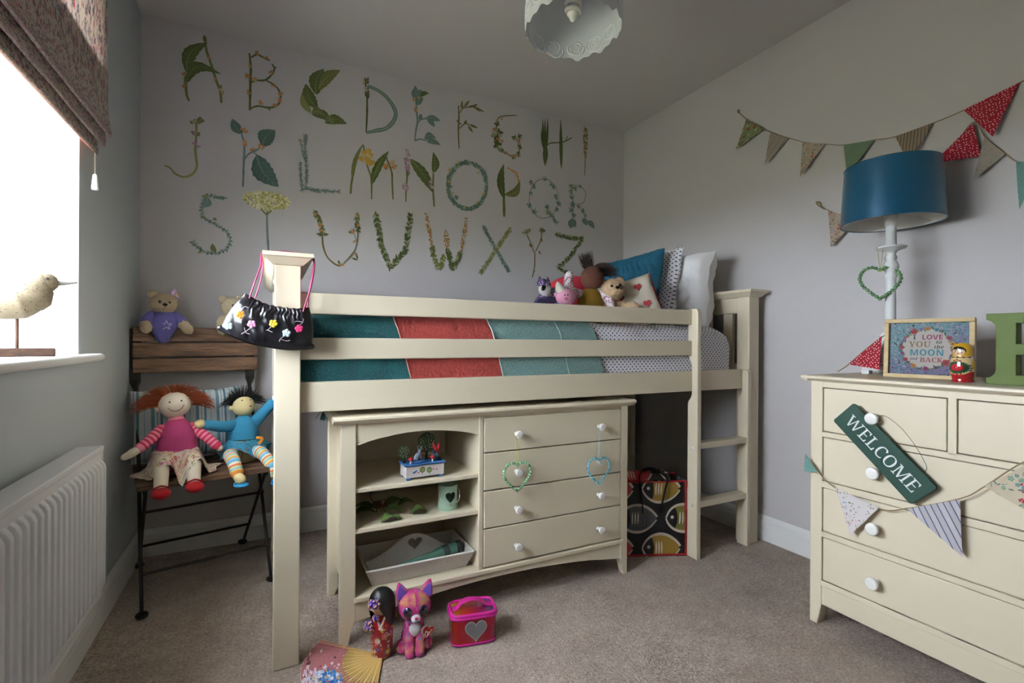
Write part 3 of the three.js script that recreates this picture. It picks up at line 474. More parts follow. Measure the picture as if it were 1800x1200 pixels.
// ---------------------------------------------------------------- folding chair
seed(31);
const woodMap = (a, b, tile, k) => pixelTex(512, 256, (u, v) => { const n = loop(u, v, 3, k) * 0.7 + loop(u * 0.15, v, 40, k + 1) * 0.9 + loop(u * 0.3, v, 90, k + 2) * 0.5 + (rnd() - 0.5) * 0.12, t = Math.min(1, Math.max(0, 0.5 + n)); return a.map((c, i) => lerp(c, b[i], t)); }, tile);
const oldWood = mat('#ffffff', 0.7, { map: woodMap([62, 46, 35], [150, 114, 84], [0.5, 0.09], 2), bumpMap: weave, bumpScale: 0.0004 });
const iron = mat('#2b2724', 0.5, { metalness: 0.4 });
const chTh = R(13.3), chO = [0.27, 0, 0.306];
const onChair = (x, y, z) => [chO[0] + x * Math.cos(chTh) + z * Math.sin(chTh), y, chO[2] - x * Math.sin(chTh) + z * Math.cos(chTh)];
const chair = thing('folding_chair', 'folding bistro chair of weathered wood slats on thin dark metal legs', 'chair', chO, chTh);
{
  const lz = (y) => 0.235 - 0.5 * y, sz = (y) => -0.235 + 0.9886 * y;
  for (const s of [-1, 1]) {
    const x = s * 0.207, xi = s * 0.195;
    obj('leg', [rod(V(x, 0, 0.235), V(x, 0.79, -0.178), 0.0062), slab([[-0.006, 0.72], [0.006, 0.72], [0.008, 0.755], [0.019, 0.785], [0.019, 1.005], [-0.019, 1.005], [-0.019, 0.785], [-0.008, 0.755]], 0.005, 0.001).translate(s * 0.212, 0, -0.193)], iron, chair);
    obj('leg', rod(V(xi, 0, -0.235), V(xi, 0.43, sz(0.43)), 0.0062), iron, chair);
    obj('foot', ball(0.02, 0.009, 0.026, x, 0.009, 0.238, 14, 8), iron, chair); obj('foot', ball(0.02, 0.009, 0.026, xi, 0.009, -0.236, 14, 8), iron, chair);
    obj('seat_rail', bx(s * 0.2 - 0.004, s * 0.2 + 0.004, 0.415, 0.431, -0.16, 0.22, 0.001), iron, chair);
  }
  for (const [y, z, w] of [[0.316, 0.077, 0.214], [0.125, lz(0.125), 0.207], [0.13, sz(0.13), 0.195], [0.42, -0.12, 0.2]]) obj('crossbar', rod(V(-w, y, z), V(w, y, z), 0.0052), iron, chair);
  for (let k = 0; k < 6; k++) { const z = -0.165 + k * 0.066; obj('seat_slat', bx(-0.222, 0.222, 0.431, 0.451, z, z + 0.056, 0.004), oldWood, chair); }
  for (const y of [0.953, 0.888, 0.822]) obj('back_slat', turn(bx(-0.222, 0.243, y, y + 0.06, -0.008, 0.01, 0.004), 0).translate(0, 0, -0.185), oldWood, chair);
}
{ const t = thing('striped_cushion', 'blue and white striped cushion leaning on the folding chair back', 'cushion', onChair(-0.035, 0.612, -0.1), chTh);
  obj('cover', cushion(0.39, 0.29, 0.11, { k: 4 }).map((g) => g.rotateX(-0.25)), cloth(stripes([['#cfd6d8', 5], ['#6f9bb0', 3], ['#dfe3e3', 2], ['#8fb3c2', 1], ['#dfe3e3', 2], ['#5f8ca3', 2], ['#cfd6d8', 4], ['#9dbcc8', 1]], 0.075)), t, { uv: true }); }

// ---------------------------------------------------------------- soft toys: shared bits
const strand = (p0, dir, len, r, drop = 0.3, wob = 0.2) => { const d = dir.clone().normalize(), q = p0.clone().addScaledVector(d, len * 0.5), e = p0.clone().addScaledVector(d, len); q.add(V(rnd(-wob, wob) * len * 0.4, rnd(-wob, wob) * len * 0.4, rnd(-wob, wob) * len * 0.4)); e.y -= drop * len; e.add(V(rnd(-wob, wob) * len * 0.5, 0, rnd(-wob, wob) * len * 0.5)); return limb([p0, q, e], [r, r * 0.8, r * 0.15], { seg: 4, n: 5, caps: false }); };
const skinCloth = mat('#eaddc9', 0.9, { bumpMap: weave, bumpScale: 0.0004 }), thread = mat('#2a2220', 0.8);
const ring = (a, b, tile = 0.018) => canvasTex(8, 64, (g, w, h) => { g.fillStyle = a; g.fillRect(0, 0, w, h); g.fillStyle = b; g.fillRect(0, 0, w, h / 2); }, [1, tile]);
const knit = (c) => mat(c, 0.95, { bumpMap: knitBump, bumpScale: 0.004 });

// rag doll with red hair, sitting on the chair with legs over the edge
{
  const b = [-0.09, 0.451, 0.06], t = thing('rag_doll', 'red haired rag doll in a pink jumper, sitting on the folding chair', 'doll', onChair(...b), chTh);
  const P = (x, y, z) => V(x - b[0], y - b[1], z - b[2]), sleeve = mat('#ffffff', 0.95, { map: ring('#c9345c', '#e58aa0', 0.016) }), pink = knit('#c2477e'), shoe = mat('#a80f1c', 0.9, { bumpMap: furBump, bumpScale: 0.001 });
  obj('body', [limb([P(-0.09, 0.47, 0.06), P(-0.09, 0.54, 0.05), P(-0.09, 0.64, 0.03), P(-0.092, 0.665, 0.03)], [0.06, 0.055, 0.03, 0.018], { seg: 18 }), limb([P(-0.125, 0.492, 0.09), P(-0.145, 0.5, 0.18), P(-0.152, 0.49, 0.225), P(-0.157, 0.45, 0.262)], [0.03, 0.026, 0.023, 0.021]), limb([P(-0.06, 0.492, 0.09), P(-0.05, 0.5, 0.18), P(-0.055, 0.49, 0.225), P(-0.06, 0.455, 0.265)], [0.03, 0.026, 0.023, 0.021]),
    limb([P(-0.205, 0.562, 0.09), P(-0.235, 0.545, 0.1), P(-0.252, 0.537, 0.105)], [0.013, 0.016, 0.012]), limb([P(0.03, 0.545, 0.1), P(0.045, 0.53, 0.105)], [0.013, 0.013])], skinCloth, t);
  const hd = P(-0.098, 0.707, 0.035);
  const head = obj('head', [ball(0.054, 0.05, 0.047, hd.x, hd.y, hd.z, 28, 20), ball(0.012, 0.012, 0.007, hd.x - 0.053, hd.y - 0.012, hd.z), ball(0.012, 0.012, 0.007, hd.x + 0.053, hd.y + 0.004, hd.z)], skinCloth, t);
  const onFace = (u, v, e = 0.0005) => V(hd.x + 0.054 * u, hd.y + 0.05 * v, hd.z + 0.047 * Math.sqrt(Math.max(0, 1 - u * u - v * v)) + e);
  obj('eye', ball(0.0032, 0.0032, 0.002, ...onFace(-0.36, 0.3)), thread, head); obj('eye', ball(0.0032, 0.0032, 0.002, ...onFace(0.34, 0.36)), thread, head);
  obj('mouth', wire([[-0.45, -0.12], [-0.25, -0.34], [0.02, -0.4], [0.3, -0.28], [0.5, 0.02]].map(([u, v]) => onFace(u, v)), 0.0011, { n: 24 }), mat('#5a2a24', 0.8), head);
  const hair = []; for (let i = 0; i < 520; i++) { const a = rnd(-0.15, PI + 0.15), f = rnd(-1, 0.35), o = V(Math.cos(a), Math.sin(a) * 0.95, f * 0.7), p = V(hd.x + 0.05 * o.x, hd.y + 0.046 * o.y, hd.z + 0.03 * f), s = Math.abs(Math.cos(a)); hair.push(strand(p, V(o.x * 1.3, o.y * 0.55 + 0.12, o.z * 0.5 + 0.15), 0.035 + 0.05 * s * rnd(0.5, 1.2), 0.0014, 0.35 * s)); }
  obj('hair', hair, mat('#8a3a12', 0.6), head);
  obj('jumper', [limb([P(-0.09, 0.505, 0.055), P(-0.09, 0.55, 0.05), P(-0.09, 0.6, 0.045), P(-0.091, 0.642, 0.035)], [0.072, 0.069, 0.062, 0.036], { seg: 24, caps: false }), limb([P(-0.09, 0.5, 0.055), P(-0.09, 0.512, 0.055)], [0.075, 0.074], { seg: 24 })], pink, t);
  obj('collar', limb([P(-0.091, 0.638, 0.036), P(-0.092, 0.652, 0.033)], [0.034, 0.026], { seg: 18 }), sleeve, t, { uv: true });
  obj('sleeve', limb([P(-0.142, 0.612, 0.045), P(-0.175, 0.585, 0.07), P(-0.208, 0.561, 0.09)], [0.023, 0.02, 0.018]), sleeve, t, { uv: true });
  obj('sleeve', limb([P(-0.04, 0.612, 0.045), P(0, 0.578, 0.08), P(0.035, 0.54, 0.102)], [0.023, 0.02, 0.018]), sleeve, t, { uv: true });
  const floral = cloth(sprigs('#e2d4c2', ['#c24a6a', '#d8a04a', '#b05a8a', '#d98aa0', '#8a9a5a'], 0.12, 130, 17, '#8a9a6a'));
  const lap = (x, z) => { let y = 0.458; for (const xl of [-0.14, -0.052]) y = Math.max(y, 0.458 + 0.078 * Math.exp(-Math.pow((x - xl) / 0.036, 4))); return y - Math.max(0, z - 0.205) * 0.9; };
  obj('skirt', grid((u, v) => { const a = u * 2 * PI, sn = Math.sin(a), r = lerp(0.062, sn > 0 ? 0.192 : 0.09, v) * (1 + 0.05 * v * Math.sin(a * 9 + 1)), x = -0.093 + Math.cos(a) * r * (sn > 0 ? lerp(1, 0.74, v) : 1.1), z = 0.055 + sn * r; return P(x, lerp(0.54, lap(x, z), THREE.MathUtils.smoothstep(v, 0, 0.45)) + 0.004 * nz(x * 40, z * 40, 2) + 0.004 * v, z); }, 96, 24, (u, v) => [u * 0.7, v * 0.14]), floral, t, { uv: true });
  for (const [x, y, z, r] of [[-0.158, 0.432, 0.275, 0.05], [-0.06, 0.438, 0.278, -0.05]]) {
    const q = P(x, y, z), s = obj('shoe', [ball(0.029, 0.019, 0.036, q.x, q.y - 0.002, q.z + 0.008, 18, 12)], shoe, t); obj('strap', limb([V(q.x - 0.024, q.y + 0.012, q.z - 0.006), V(q.x, q.y + 0.024, q.z + 0.004), V(q.x + 0.024, q.y + 0.012, q.z - 0.006)], 0.0055, { sy: 0.5 }), shoe, s);
  }
}
// dark haired rag doll in blue
{
  const b = [0.14, 0.451, 0.03], t = thing('rag_doll', 'black haired rag doll in a blue jumper with striped stockings', 'doll', onChair(...b), chTh);
  const P = (x, y, z) => V(x - b[0], y - b[1], z - b[2]), blue = knit('#3f9cc4'), skin = mat('#e3d09a', 0.9, { bumpMap: weave, bumpScale: 0.0004 });
  const stk = mat('#ffffff', 0.95, { map: canvasTex(8, 128, (g, w) => { ['#8fc7df', '#f0a04a', '#f2d98a', '#8fc7df', '#cfe0a0', '#e97f5a', '#f3e6c8', '#6fb5d8'].forEach((c, i) => { g.fillStyle = c; g.fillRect(0, i * 16, w, 16); }); }, [1, 0.052]) });
  obj('body', [limb([P(0.145, 0.47, 0.03), P(0.15, 0.56, 0), P(0.152, 0.63, -0.015)], [0.05, 0.042, 0.016], { seg: 18 }), ball(0.02, 0.018, 0.02, ...P(-0.018, 0.628, 0.075)), limb([P(0.082, 0.442, 0.262), P(0.086, 0.437, 0.285)], [0.018, 0.019])], skin, t);
  const hd = P(0.153, 0.676, -0.015), head = obj('head', [ball(0.044, 0.045, 0.04, hd.x, hd.y, hd.z, 28, 20), ball(0.012, 0.011, 0.007, hd.x - 0.045, hd.y - 0.005, hd.z), ball(0.01, 0.01, 0.007, hd.x + 0.044, hd.y - 0.008, hd.z)], skin, t);
  const onFace = (u, v, e = 0.0005) => V(hd.x + 0.044 * u, hd.y + 0.045 * v, hd.z + 0.04 * Math.sqrt(Math.max(0, 1 - u * u - v * v)) + e);
  obj('eye', ball(0.0028, 0.0028, 0.002, ...onFace(-0.25, 0.62)), thread, head); obj('eye', ball(0.0028, 0.0028, 0.002, ...onFace(0.5, 0.6)), thread, head); obj('mouth', ball(0.0045, 0.0035, 0.002, ...onFace(0.45, 0.05)), mat('#b53a34', 0.8), head);
  const hair = []; for (let i = 0; i < 340; i++) { const a = rnd(0.15, PI - 0.15), f = rnd(-1, 0.2), o = V(Math.cos(a), Math.sin(a), f * 0.6), p = V(hd.x + 0.042 * o.x, hd.y + 0.042 * o.y, hd.z + 0.026 * f), up = rnd(); hair.push(strand(p, up < 0.45 ? V(o.x * 0.5, 1.2, 0.1) : V(o.x * 1.4 + (o.x < 0 ? -0.5 : 0.5), o.y * 0.35, 0.3), up < 0.45 ? rnd(0.03, 0.06) : rnd(0.03, 0.065), 0.0012, up < 0.45 ? 0 : 0.3)); }
  obj('hair', [ball(0.0445, 0.044, 0.038, hd.x, hd.y + 0.005, hd.z - 0.006, 24, 16), ...hair], mat('#14110f', 0.55), head);
  obj('jumper', limb([P(0.147, 0.53, 0.01), P(0.15, 0.57, 0), P(0.152, 0.605, -0.008), P(0.152, 0.632, -0.014)], [0.06, 0.06, 0.05, 0.022], { seg: 24, caps: false }), blue, t);
  obj('sleeve', limb([P(0.115, 0.598, 0), P(0.06, 0.605, 0.045), P(0.005, 0.622, 0.072)], [0.026, 0.022, 0.02], { seg: 14 }), blue, t); obj('sleeve', limb([P(0.19, 0.598, -0.005), P(0.225, 0.64, 0.005), P(0.262, 0.685, 0.02)], [0.026, 0.023, 0.021], { seg: 14 }), blue, t);
  obj('skirt', grid((u, v) => { const a = u * 2 * PI, r = lerp(0.056, 0.1, v), pl = 1 + 0.1 * v * Math.sin(a * 8); return P(0.145 + Math.cos(a) * r * pl, Math.max(0.456, lerp(0.545, 0.475, v) + (Math.sin(a) > 0 ? 0.022 * v * (1 + Math.sin(a * 4)) : 0)), 0.02 + Math.sin(a) * r * pl * (Math.sin(a) > 0 ? 1.3 : 0.9)); }, 72, 14, (u, v) => [u * 0.6, v * 0.1]), cloth(sprigs('#3c94b4', ['#7a3a2a', '#c98a3a', '#2a5f7a', '#9a4a2a'], 0.13, 70, 16, '#23566e')), t, { uv: true });
  obj('ribbon', [limb([P(0.165, 0.535, 0.075), P(0.19, 0.525, 0.09), P(0.205, 0.545, 0.085), P(0.185, 0.55, 0.078)], 0.007, { sy: 0.4, n: 16 }), limb([P(0.17, 0.532, 0.078), P(0.175, 0.505, 0.1), P(0.172, 0.495, 0.11)], 0.008, { sy: 0.4 })], mat('#d08a1f', 0.6), t);
  obj('stocking', limb([P(0.105, 0.49, 0.08), P(0.075, 0.503, 0.15), P(0.075, 0.49, 0.22), P(0.08, 0.455, 0.25)], [0.028, 0.026, 0.025, 0.023]), stk, t, { uv: true }); obj('stocking', limb([P(0.17, 0.49, 0.07), P(0.19, 0.495, 0.14), P(0.215, 0.455, 0.2), P(0.225, 0.42, 0.21)], [0.028, 0.026, 0.024, 0.022]), stk, t, { uv: true });
  const sh = mat('#2f8fc0', 0.85); for (const [x, y, z] of [[0.088, 0.428, 0.285], [0.232, 0.395, 0.22]]) { const q = P(x, y, z); obj('shoe', [ball(0.026, 0.008, 0.034, q.x, q.y - 0.012, q.z, 18, 10), limb([V(q.x - 0.022, q.y - 0.006, q.z - 0.004), V(q.x, q.y + 0.017, q.z), V(q.x + 0.022, q.y - 0.006, q.z - 0.004)], 0.005, { sy: 0.5 })], sh, t); }
}
// teddy bears on the chair back
function teddy(name, label, pos, yaw, s, fur, o = {}) {
  const t = thing(name, label, 'teddy bear', pos, yaw), f = mat(fur, 1, { bumpMap: furBump, bumpScale: 0.004, sheen: 0.6, sheenColor: new THREE.Color(fur).multiplyScalar(0.6), sheenRoughness: 0.6 }), dark = mat('#17120f', 0.25), hx = o.tilt ?? 0;
  const fz = (g) => roughen(g, o.curl ?? 0.0028, o.curlF ?? 110, 1).scale(s, s, s);
  obj('body', [fz(ball(0.042, 0.05, 0.036, 0, 0.045, 0, 40, 28)), ...(o.arms ?? [[[-0.036, 0.07, 0.005], [-0.058, 0.05, 0.02], [-0.058, 0.022, 0.034]], [[0.036, 0.07, 0.005], [0.06, 0.055, 0.02], [0.085, 0.02, 0.03]]]).map((a) => fz(limb(a, [0.016, 0.017, 0.02], { seg: 24, n: 26 }))), ...(o.legs ?? []).map((a) => fz(limb(a, [0.02, 0.019, 0.022], { seg: 24, n: 26 })))], f, t);
  const bodyFur = t.children[0]; seed(Math.round(s * 1000 + pos[0] * 999)); obj('fur', pile([bodyFur.geometry], 2600, 0.0055, 0.0006), f, bodyFur).userData.kind = 'stuff';
  const head = obj('head', [fz(ball(0.047, 0.043, 0.042, 0, 0, 0, 48, 32)), fz(ball(0.024, 0.019, 0.02, 0, -0.014, 0.034, 30, 20))], f, t);
  obj('fur', pile([head.geometry], 2600, 0.0055, 0.0006), f, head).userData.kind = 'stuff';
  head.position.set(0, 0.125 * s, 0.012 * s); head.rotation.set(o.nod ?? 0, o.turn ?? 0, hx);
  for (const k of [-1, 1]) { obj('ear', [fz(ball(0.018, 0.018, 0.009, k * 0.037, 0.036, -0.004, 24, 16))], f, head); obj('eye', ball(0.0052, 0.0058, 0.004, k * 0.0165, 0.006, 0.0395).scale(s, s, s), dark, head); }
  obj('nose', ball(0.0085, 0.0068, 0.005, 0, -0.006, 0.0535).scale(s, s, s), dark, head);
  obj('mouth', wire([[0, -0.012, 0.0545], [0, -0.019, 0.0545], [-0.007, -0.026, 0.05]], 0.0008).scale(s, s, s), dark, head);
  return { t, head };
}
{
  const { t, head } = teddy('teddy_bear', 'cream teddy in a lilac star jumper on the folding chair back', onChair(-0.122, 0.985, -0.165), chTh, 1.0, '#cdb99a', { tilt: -0.06, turn: 0.05 });
  const lilac = knit('#6e68b0');
  obj('jumper', [limb([[0, -0.012, 0.002], [0, 0.02, 0.004], [0, 0.06, 0.002], [0, 0.092, 0.002]], [0.028, 0.05, 0.049, 0.036], { seg: 28 }), limb([[-0.036, 0.074, 0.004], [-0.058, 0.054, 0.019]], [0.023, 0.021]), limb([[0.036, 0.074, 0.004], [0.062, 0.055, 0.019]], [0.023, 0.021])], lilac, t);
  const st = []; for (let i = 0; i < 11; i++) { const a = i / 10 * PI * 2 + PI / 2, r = i % 2 ? 0.008 : 0.02; st.push([0.008 + Math.cos(a) * r, 0.035 + Math.sin(a) * r, 0.0545 - Math.abs(Math.cos(a) * r) * 0.25]); }
  obj('star', wire(st.map((p) => V(...p)), 0.0012, { n: 60, tension: 0 }), mat('#d8d4dc', 0.7), t);
  obj('bow', [limb([[0.03, 0.042, 0.012], [0.032, 0.06, 0.014], [0.04, 0.056, 0.014]], [0.006, 0.011, 0.004], { sy: 0.5 }), limb([[0.036, 0.036, 0.014], [0.06, 0.025, 0.014], [0.074, 0.02, 0.012]], [0.006, 0.012, 0.008], { sy: 0.4 })], mat('#b59ac0', 0.7), head);
}
teddy('teddy_bear', 'plain pale cream teddy on the chair back beside the handbag', onChair(0.135, 0.985, -0.165), chTh, 1.0, '#d9c9a8', { tilt: 0.1, turn: 0.25, arms: [[[-0.036, 0.07, 0.005], [-0.05, 0.05, 0.024], [-0.045, 0.02, 0.04]], [[0.036, 0.07, 0.005], [0.05, 0.04, 0.02], [0.03, 0.005, 0.04]]] });
// ---------------------------------------------------------------- handbag on the bed post
seed(41);
{
  const t = thing('handbag', 'small black handbag with felt flowers hanging from the bed post', 'handbag', [0.52, 0.94, 1.1]);
  const S = (g) => at(g, -0.52, -0.94, -1.1), leather = mat('#17161b', 0.28, { clearcoat: 0.35, clearcoatRoughness: 0.25 });
  const top = new THREE.CatmullRomCurve3([[0.452, 1.092], [0.474, 1.078], [0.508, 1.062], [0.55, 1.055], [0.583, 1.053], [0.616, 1.058]].map(([x, y]) => V(x, y, 0))), bot = new THREE.CatmullRomCurve3([[0.394, 0.99], [0.457, 0.958], [0.508, 0.945], [0.575, 0.936], [0.624, 0.94]].map(([x, y]) => V(x, y, 0)));
  const face = (s) => grid((u, v) => {
    const a = bot.getPointAt(s > 0 ? u : 1 - u), b = top.getPointAt(s > 0 ? u : 1 - u), uu = s > 0 ? u : 1 - u, p = a.clone().lerp(b, v), side = Math.pow(Math.sin(PI * Math.min(0.999, Math.max(0.001, uu))), 0.35);
    p.x += 0.008 * Math.sin(PI * v) * (uu - 0.5) * 2; 
    const gather = THREE.MathUtils.smoothstep(v, 0.55, 0.92) * (0.55 + 0.45 * nz(uu * 30, 1, 2)) * THREE.MathUtils.smoothstep(uu, 0.1, 0.25) * (1 - THREE.MathUtils.smoothstep(uu, 0.8, 0.93));
    const z = 0.031 * side * Math.pow(Math.sin(PI * (0.08 + 0.84 * Math.pow(1 - v, 0.8))), 0.55) + gather * 0.0034 * Math.sin(uu * 110 + 5 * nz(uu * 12, v * 6, 7)) + 0.006 * (1 - v) * v * 4 * nz(uu * 9 + v * 2, v * 3, 5) + 0.003 * nz(uu * 6, v * 5, s);
    return V(p.x, p.y + gather * 0.002 * Math.sin(uu * 60), 1.126 + s * z);
  }, 120, 40);
  obj('body', S([face(1), face(-1), limb(Array.from({ length: 9 }, (_, i) => { const p = bot.getPointAt(i / 8); return V(p.x, p.y + 0.004, 1.126); }), 0.008, { sx: 1, sy: 1 })]), leather, t);
  const strapM = mat('#b01f5a', 0.4, { clearcoat: 0.2 }), strapL = mat('#b01f5a', 0.4, { clearcoat: 0.2 });
  for (const d of [0, 1]) { const z = d ? 1.108 : 1.142, e = d ? 0.012 : 0;
    obj('strap', S(limb([[0.464 + e, 1.078, z], [0.476 + e, 1.12, z], [0.49 + e * 0.5, 1.17, lerp(z, 1.09, 0.4)], [0.492, 1.207, 1.09 - d * 0.018], [0.506, 1.2185, 1.075 - d * 0.018], [0.56, 1.222 + d * 0.004, 1.065 - d * 0.02], [0.615, 1.2185, 1.07 - d * 0.018], [0.632, 1.205, 1.085 - d * 0.018], [0.628, 1.16, lerp(z, 1.1, 0.4)], [0.618, 1.11, z], [0.6 + e, 1.045, z]], 0.0042, { sx: 1.1, sy: 0.55, n: 80, seg: 8 })), d ? strapL : strapM, t); }
  const petals = (c, x, y, z, r) => { const f = obj('flower', S([...Array.from({ length: 5 }, (_, i) => { const a = i * 1.2566 + x * 50; return ball(r * 0.5, r * 0.5, 0.003, x + Math.cos(a) * r * 0.6, y + Math.sin(a) * r * 0.6, z, 10, 6); }), ball(r * 0.45, r * 0.45, 0.0032, x, y, z, 10, 6)]), mat(c, 0.9), t); return f; };
  for (const [c, x, y, z] of [['#d9862a', 0.443, 1.03, 1.149], ['#b8cdd2', 0.414, 1.0, 1.142], ['#d890b8', 0.47, 1.005, 1.158], ['#d6b838', 0.523, 1.008, 1.162], ['#b8d2da', 0.556, 0.982, 1.162], ['#c02a60', 0.588, 0.995, 1.16]]) petals(c, x, y, z, 0.0105);
  const stitchM = mat('#b8a8b0', 0.9); for (const pts of [[[0.47, 0.998], [0.455, 0.985], [0.445, 0.978]], [[0.452, 0.996], [0.456, 0.982], [0.465, 0.978]], [[0.518, 1.0], [0.508, 0.99], [0.498, 0.992]], [[0.508, 0.99], [0.52, 0.984]], [[0.55, 0.974], [0.54, 0.965], [0.538, 0.958]], [[0.54, 0.965], [0.556, 0.96], [0.565, 0.962]], [[0.59, 1.004], [0.598, 1.014], [0.6, 1.024]], [[0.598, 1.014], [0.582, 1.016], [0.575, 1.012]], [[0.443, 1.04], [0.452, 1.052], [0.462, 1.05]]]) obj('stitching', S(wire(pts.map(([x, y]) => V(x, y, 1.1585 - Math.abs(x - 0.53) * 0.1)), 0.0009)), stitchM, t);
}
// ---------------------------------------------------------------- bead hearts
function beadHeart(label, pos, yaw, w, h, colour, string, cordTop, group) {
  const t = thing('bead_heart', label, 'bead heart', pos, yaw), m = mat(colour, 0.45), cm = mat(string, 0.8), n = 31, g = ball(w * 0.05, w * 0.05, w * 0.05, 0, 0, 0, 14, 10), pts = roundHeart(w, h, 240);
  const P = pts.concat([pts[0]]); let L = 0; const cum = [0]; for (let i = 1; i < P.length; i++) { L += Math.hypot(P[i][0] - P[i - 1][0], P[i][1] - P[i - 1][1]); cum.push(L); }
  const shared = join([g]);
  for (let k = 0; k < n; k++) { const d = (k + 0.5) / n * L, i = cum.findIndex((c) => c >= d), b = new THREE.Mesh(shared, m); b.name = 'bead'; b.position.set(P[i][0], P[i][1], 0.0015 * Math.sin(k * 2.1)); t.add(b); }
  obj('wire_ring', wire(pts.filter((_, i) => i % 6 === 0).map(([x, y]) => V(x, y, 0)), 0.001, { closed: true, n: 80 }), cm, t);
  const dip = pts[0][1]; obj('cord', [wire([[0, dip, 0], [-0.006, lerp(dip, cordTop, 0.6), 0.002], [-0.009, cordTop, 0.0]], 0.0009), wire([[0, dip, 0], [0.005, lerp(dip, cordTop, 0.6), 0.002], [0.009, cordTop, 0.0]], 0.0009), wire([[-0.009, cordTop, 0], [0, cordTop + 0.007, 0], [0.009, cordTop, 0]], 0.0009), ball(0.0035, 0.0035, 0.0035, 0, dip, 0.002)], cm, t);
  return t;
}
beadHeart('green bead heart hanging from the upper left drawer knob', [1.318, 0.482, 1.095], 0, 0.108, 0.118, '#7fae82', '#a8b23a', 0.135);
beadHeart('turquoise bead heart hanging from the upper right drawer knob', [1.679, 0.462, 1.095], 0, 0.104, 0.118, '#6fb2bd', '#a8c8c8', 0.155);
beadHeart('green bead heart hanging from the table lamp stem', [2.462, 1.187, 1.69], -0.75, 0.125, 0.13, '#6c9a66', '#a8a23a', 0.118);
// ---------------------------------------------------------------- table lamp
{
  const t = thing('table_lamp', 'white turned table lamp with a teal satin drum shade', 'lamp', [2.5, 0.852, 1.705]);
  const white = mat('#dfe0df', 0.5), shadeM = mat('#12597a', 0.3, { metalness: 0.3, clearcoat: 0.7, clearcoatRoughness: 0.22, sheen: 0.4, sheenColor: new THREE.Color(0.2, 0.5, 0.65), bumpMap: weave, bumpScale: 0.0002 }), lining = mat('#e4e2de', 0.8);
  obj('base', [bx(-0.062, 0.062, 0.014, 0.032, -0.062, 0.062, 0.003), bx(-0.052, 0.052, 0.032, 0.04, -0.052, 0.052, 0.003), ...[[-1, -1], [1, -1], [-1, 1], [1, 1]].map(([a, b]) => bx(a * 0.05 - 0.013, a * 0.05 + 0.013, 0, 0.016, b * 0.05 - 0.013, b * 0.05 + 0.013, 0.003))], white, t);
  const flutes = []; for (let i = 0; i < 18; i++) { const a = i / 18 * 2 * PI; flutes.push(limb([[Math.cos(a) * 0.042, 0.042, Math.sin(a) * 0.042], [Math.cos(a) * 0.036, 0.09, Math.sin(a) * 0.036], [Math.cos(a) * 0.026, 0.118, Math.sin(a) * 0.026]], [0.006, 0.005, 0.003], { seg: 6, n: 8 })); }
  obj('stem', [lathe([[0, 0.04], [0.042, 0.04], [0.036, 0.09], [0.024, 0.12], [0.03, 0.128], [0.032, 0.138], [0.026, 0.148], [0.018, 0.155], [0.022, 0.162], [0.02, 0.168], [0.0165, 0.175], [0.0155, 0.33], [0.0165, 0.345], [0.021, 0.352], [0.017, 0.358], [0.016, 0.364], [0.022, 0.376], [0.024, 0.386], [0.02, 0.4], [0.0145, 0.408], [0.019, 0.416], [0.016, 0.424], [0.014, 0.43], [0.02, 0.44], [0.044, 0.449], [0.048, 0.454], [0.044, 0.457], [0.016, 0.458], [0.0155, 0.53], [0, 0.53]], 28), ...flutes], white, t);
  obj('lamp_holder', lathe([[0, 0.53], [0.019, 0.53], [0.019, 0.555], [0.023, 0.558], [0.023, 0.572], [0.017, 0.575], [0.017, 0.59], [0, 0.59]], 20), mat('#d5d5d2', 0.4), t);
  const sh = obj('shade', lathe([[0.152, 0.54], [0.1405, 0.745]], 72), shadeM, t);
  obj('shade_lining', mirrorLathe([[0.1505, 0.541], [0.139, 0.744]]), lining, sh);
  obj('shade_trim', [at(turn(new THREE.TorusGeometry(0.152, 0.0022, 6, 72), PI / 2), 0, 0.5415, 0), at(turn(new THREE.TorusGeometry(0.1405, 0.0018, 6, 72), PI / 2), 0, 0.7445, 0)], shadeM, sh);
  obj('shade_frame', [at(turn(new THREE.TorusGeometry(0.021, 0.0016, 6, 24), PI / 2), 0, 0.573, 0), ...[0, 1, 2].map((i) => { const a = i * 2.094 + 0.4; return wire([[Math.cos(a) * 0.021, 0.573, Math.sin(a) * 0.021], [Math.cos(a) * 0.1, 0.563, Math.sin(a) * 0.1], [Math.cos(a) * 0.15, 0.553, Math.sin(a) * 0.15]], 0.0015); })], white, sh);
}
function mirrorLathe(p) { return lathe(p.slice().reverse(), 72); }
// red spotted pennant string trailing over the lamp foot
{
  const t = thing('bunting', 'single red spotted pennant on twine propped against the lamp foot', 'bunting', [2.415, 0.852, 1.66]);
  const L = (y, z, x = 0) => V(x, y - 0.852, z - 1.66);
  obj('string', wire([L(0.856, 1.574, 0.0), L(0.872, 1.597, 0), L(0.885, 1.612, 0), L(0.94, 1.668, 0), L(0.989, 1.721, 0.01), L(1.005, 1.742, 0.03), L(0.99, 1.765, 0.07)], 0.0018, { n: 50 }), twine, t);
  obj('pennant', pennant(L(0.885, 1.612), L(0.987, 1.72), L(0.872, 1.718), nX, 0.006, 2), flagCloths.red, t, { uv: true });
}
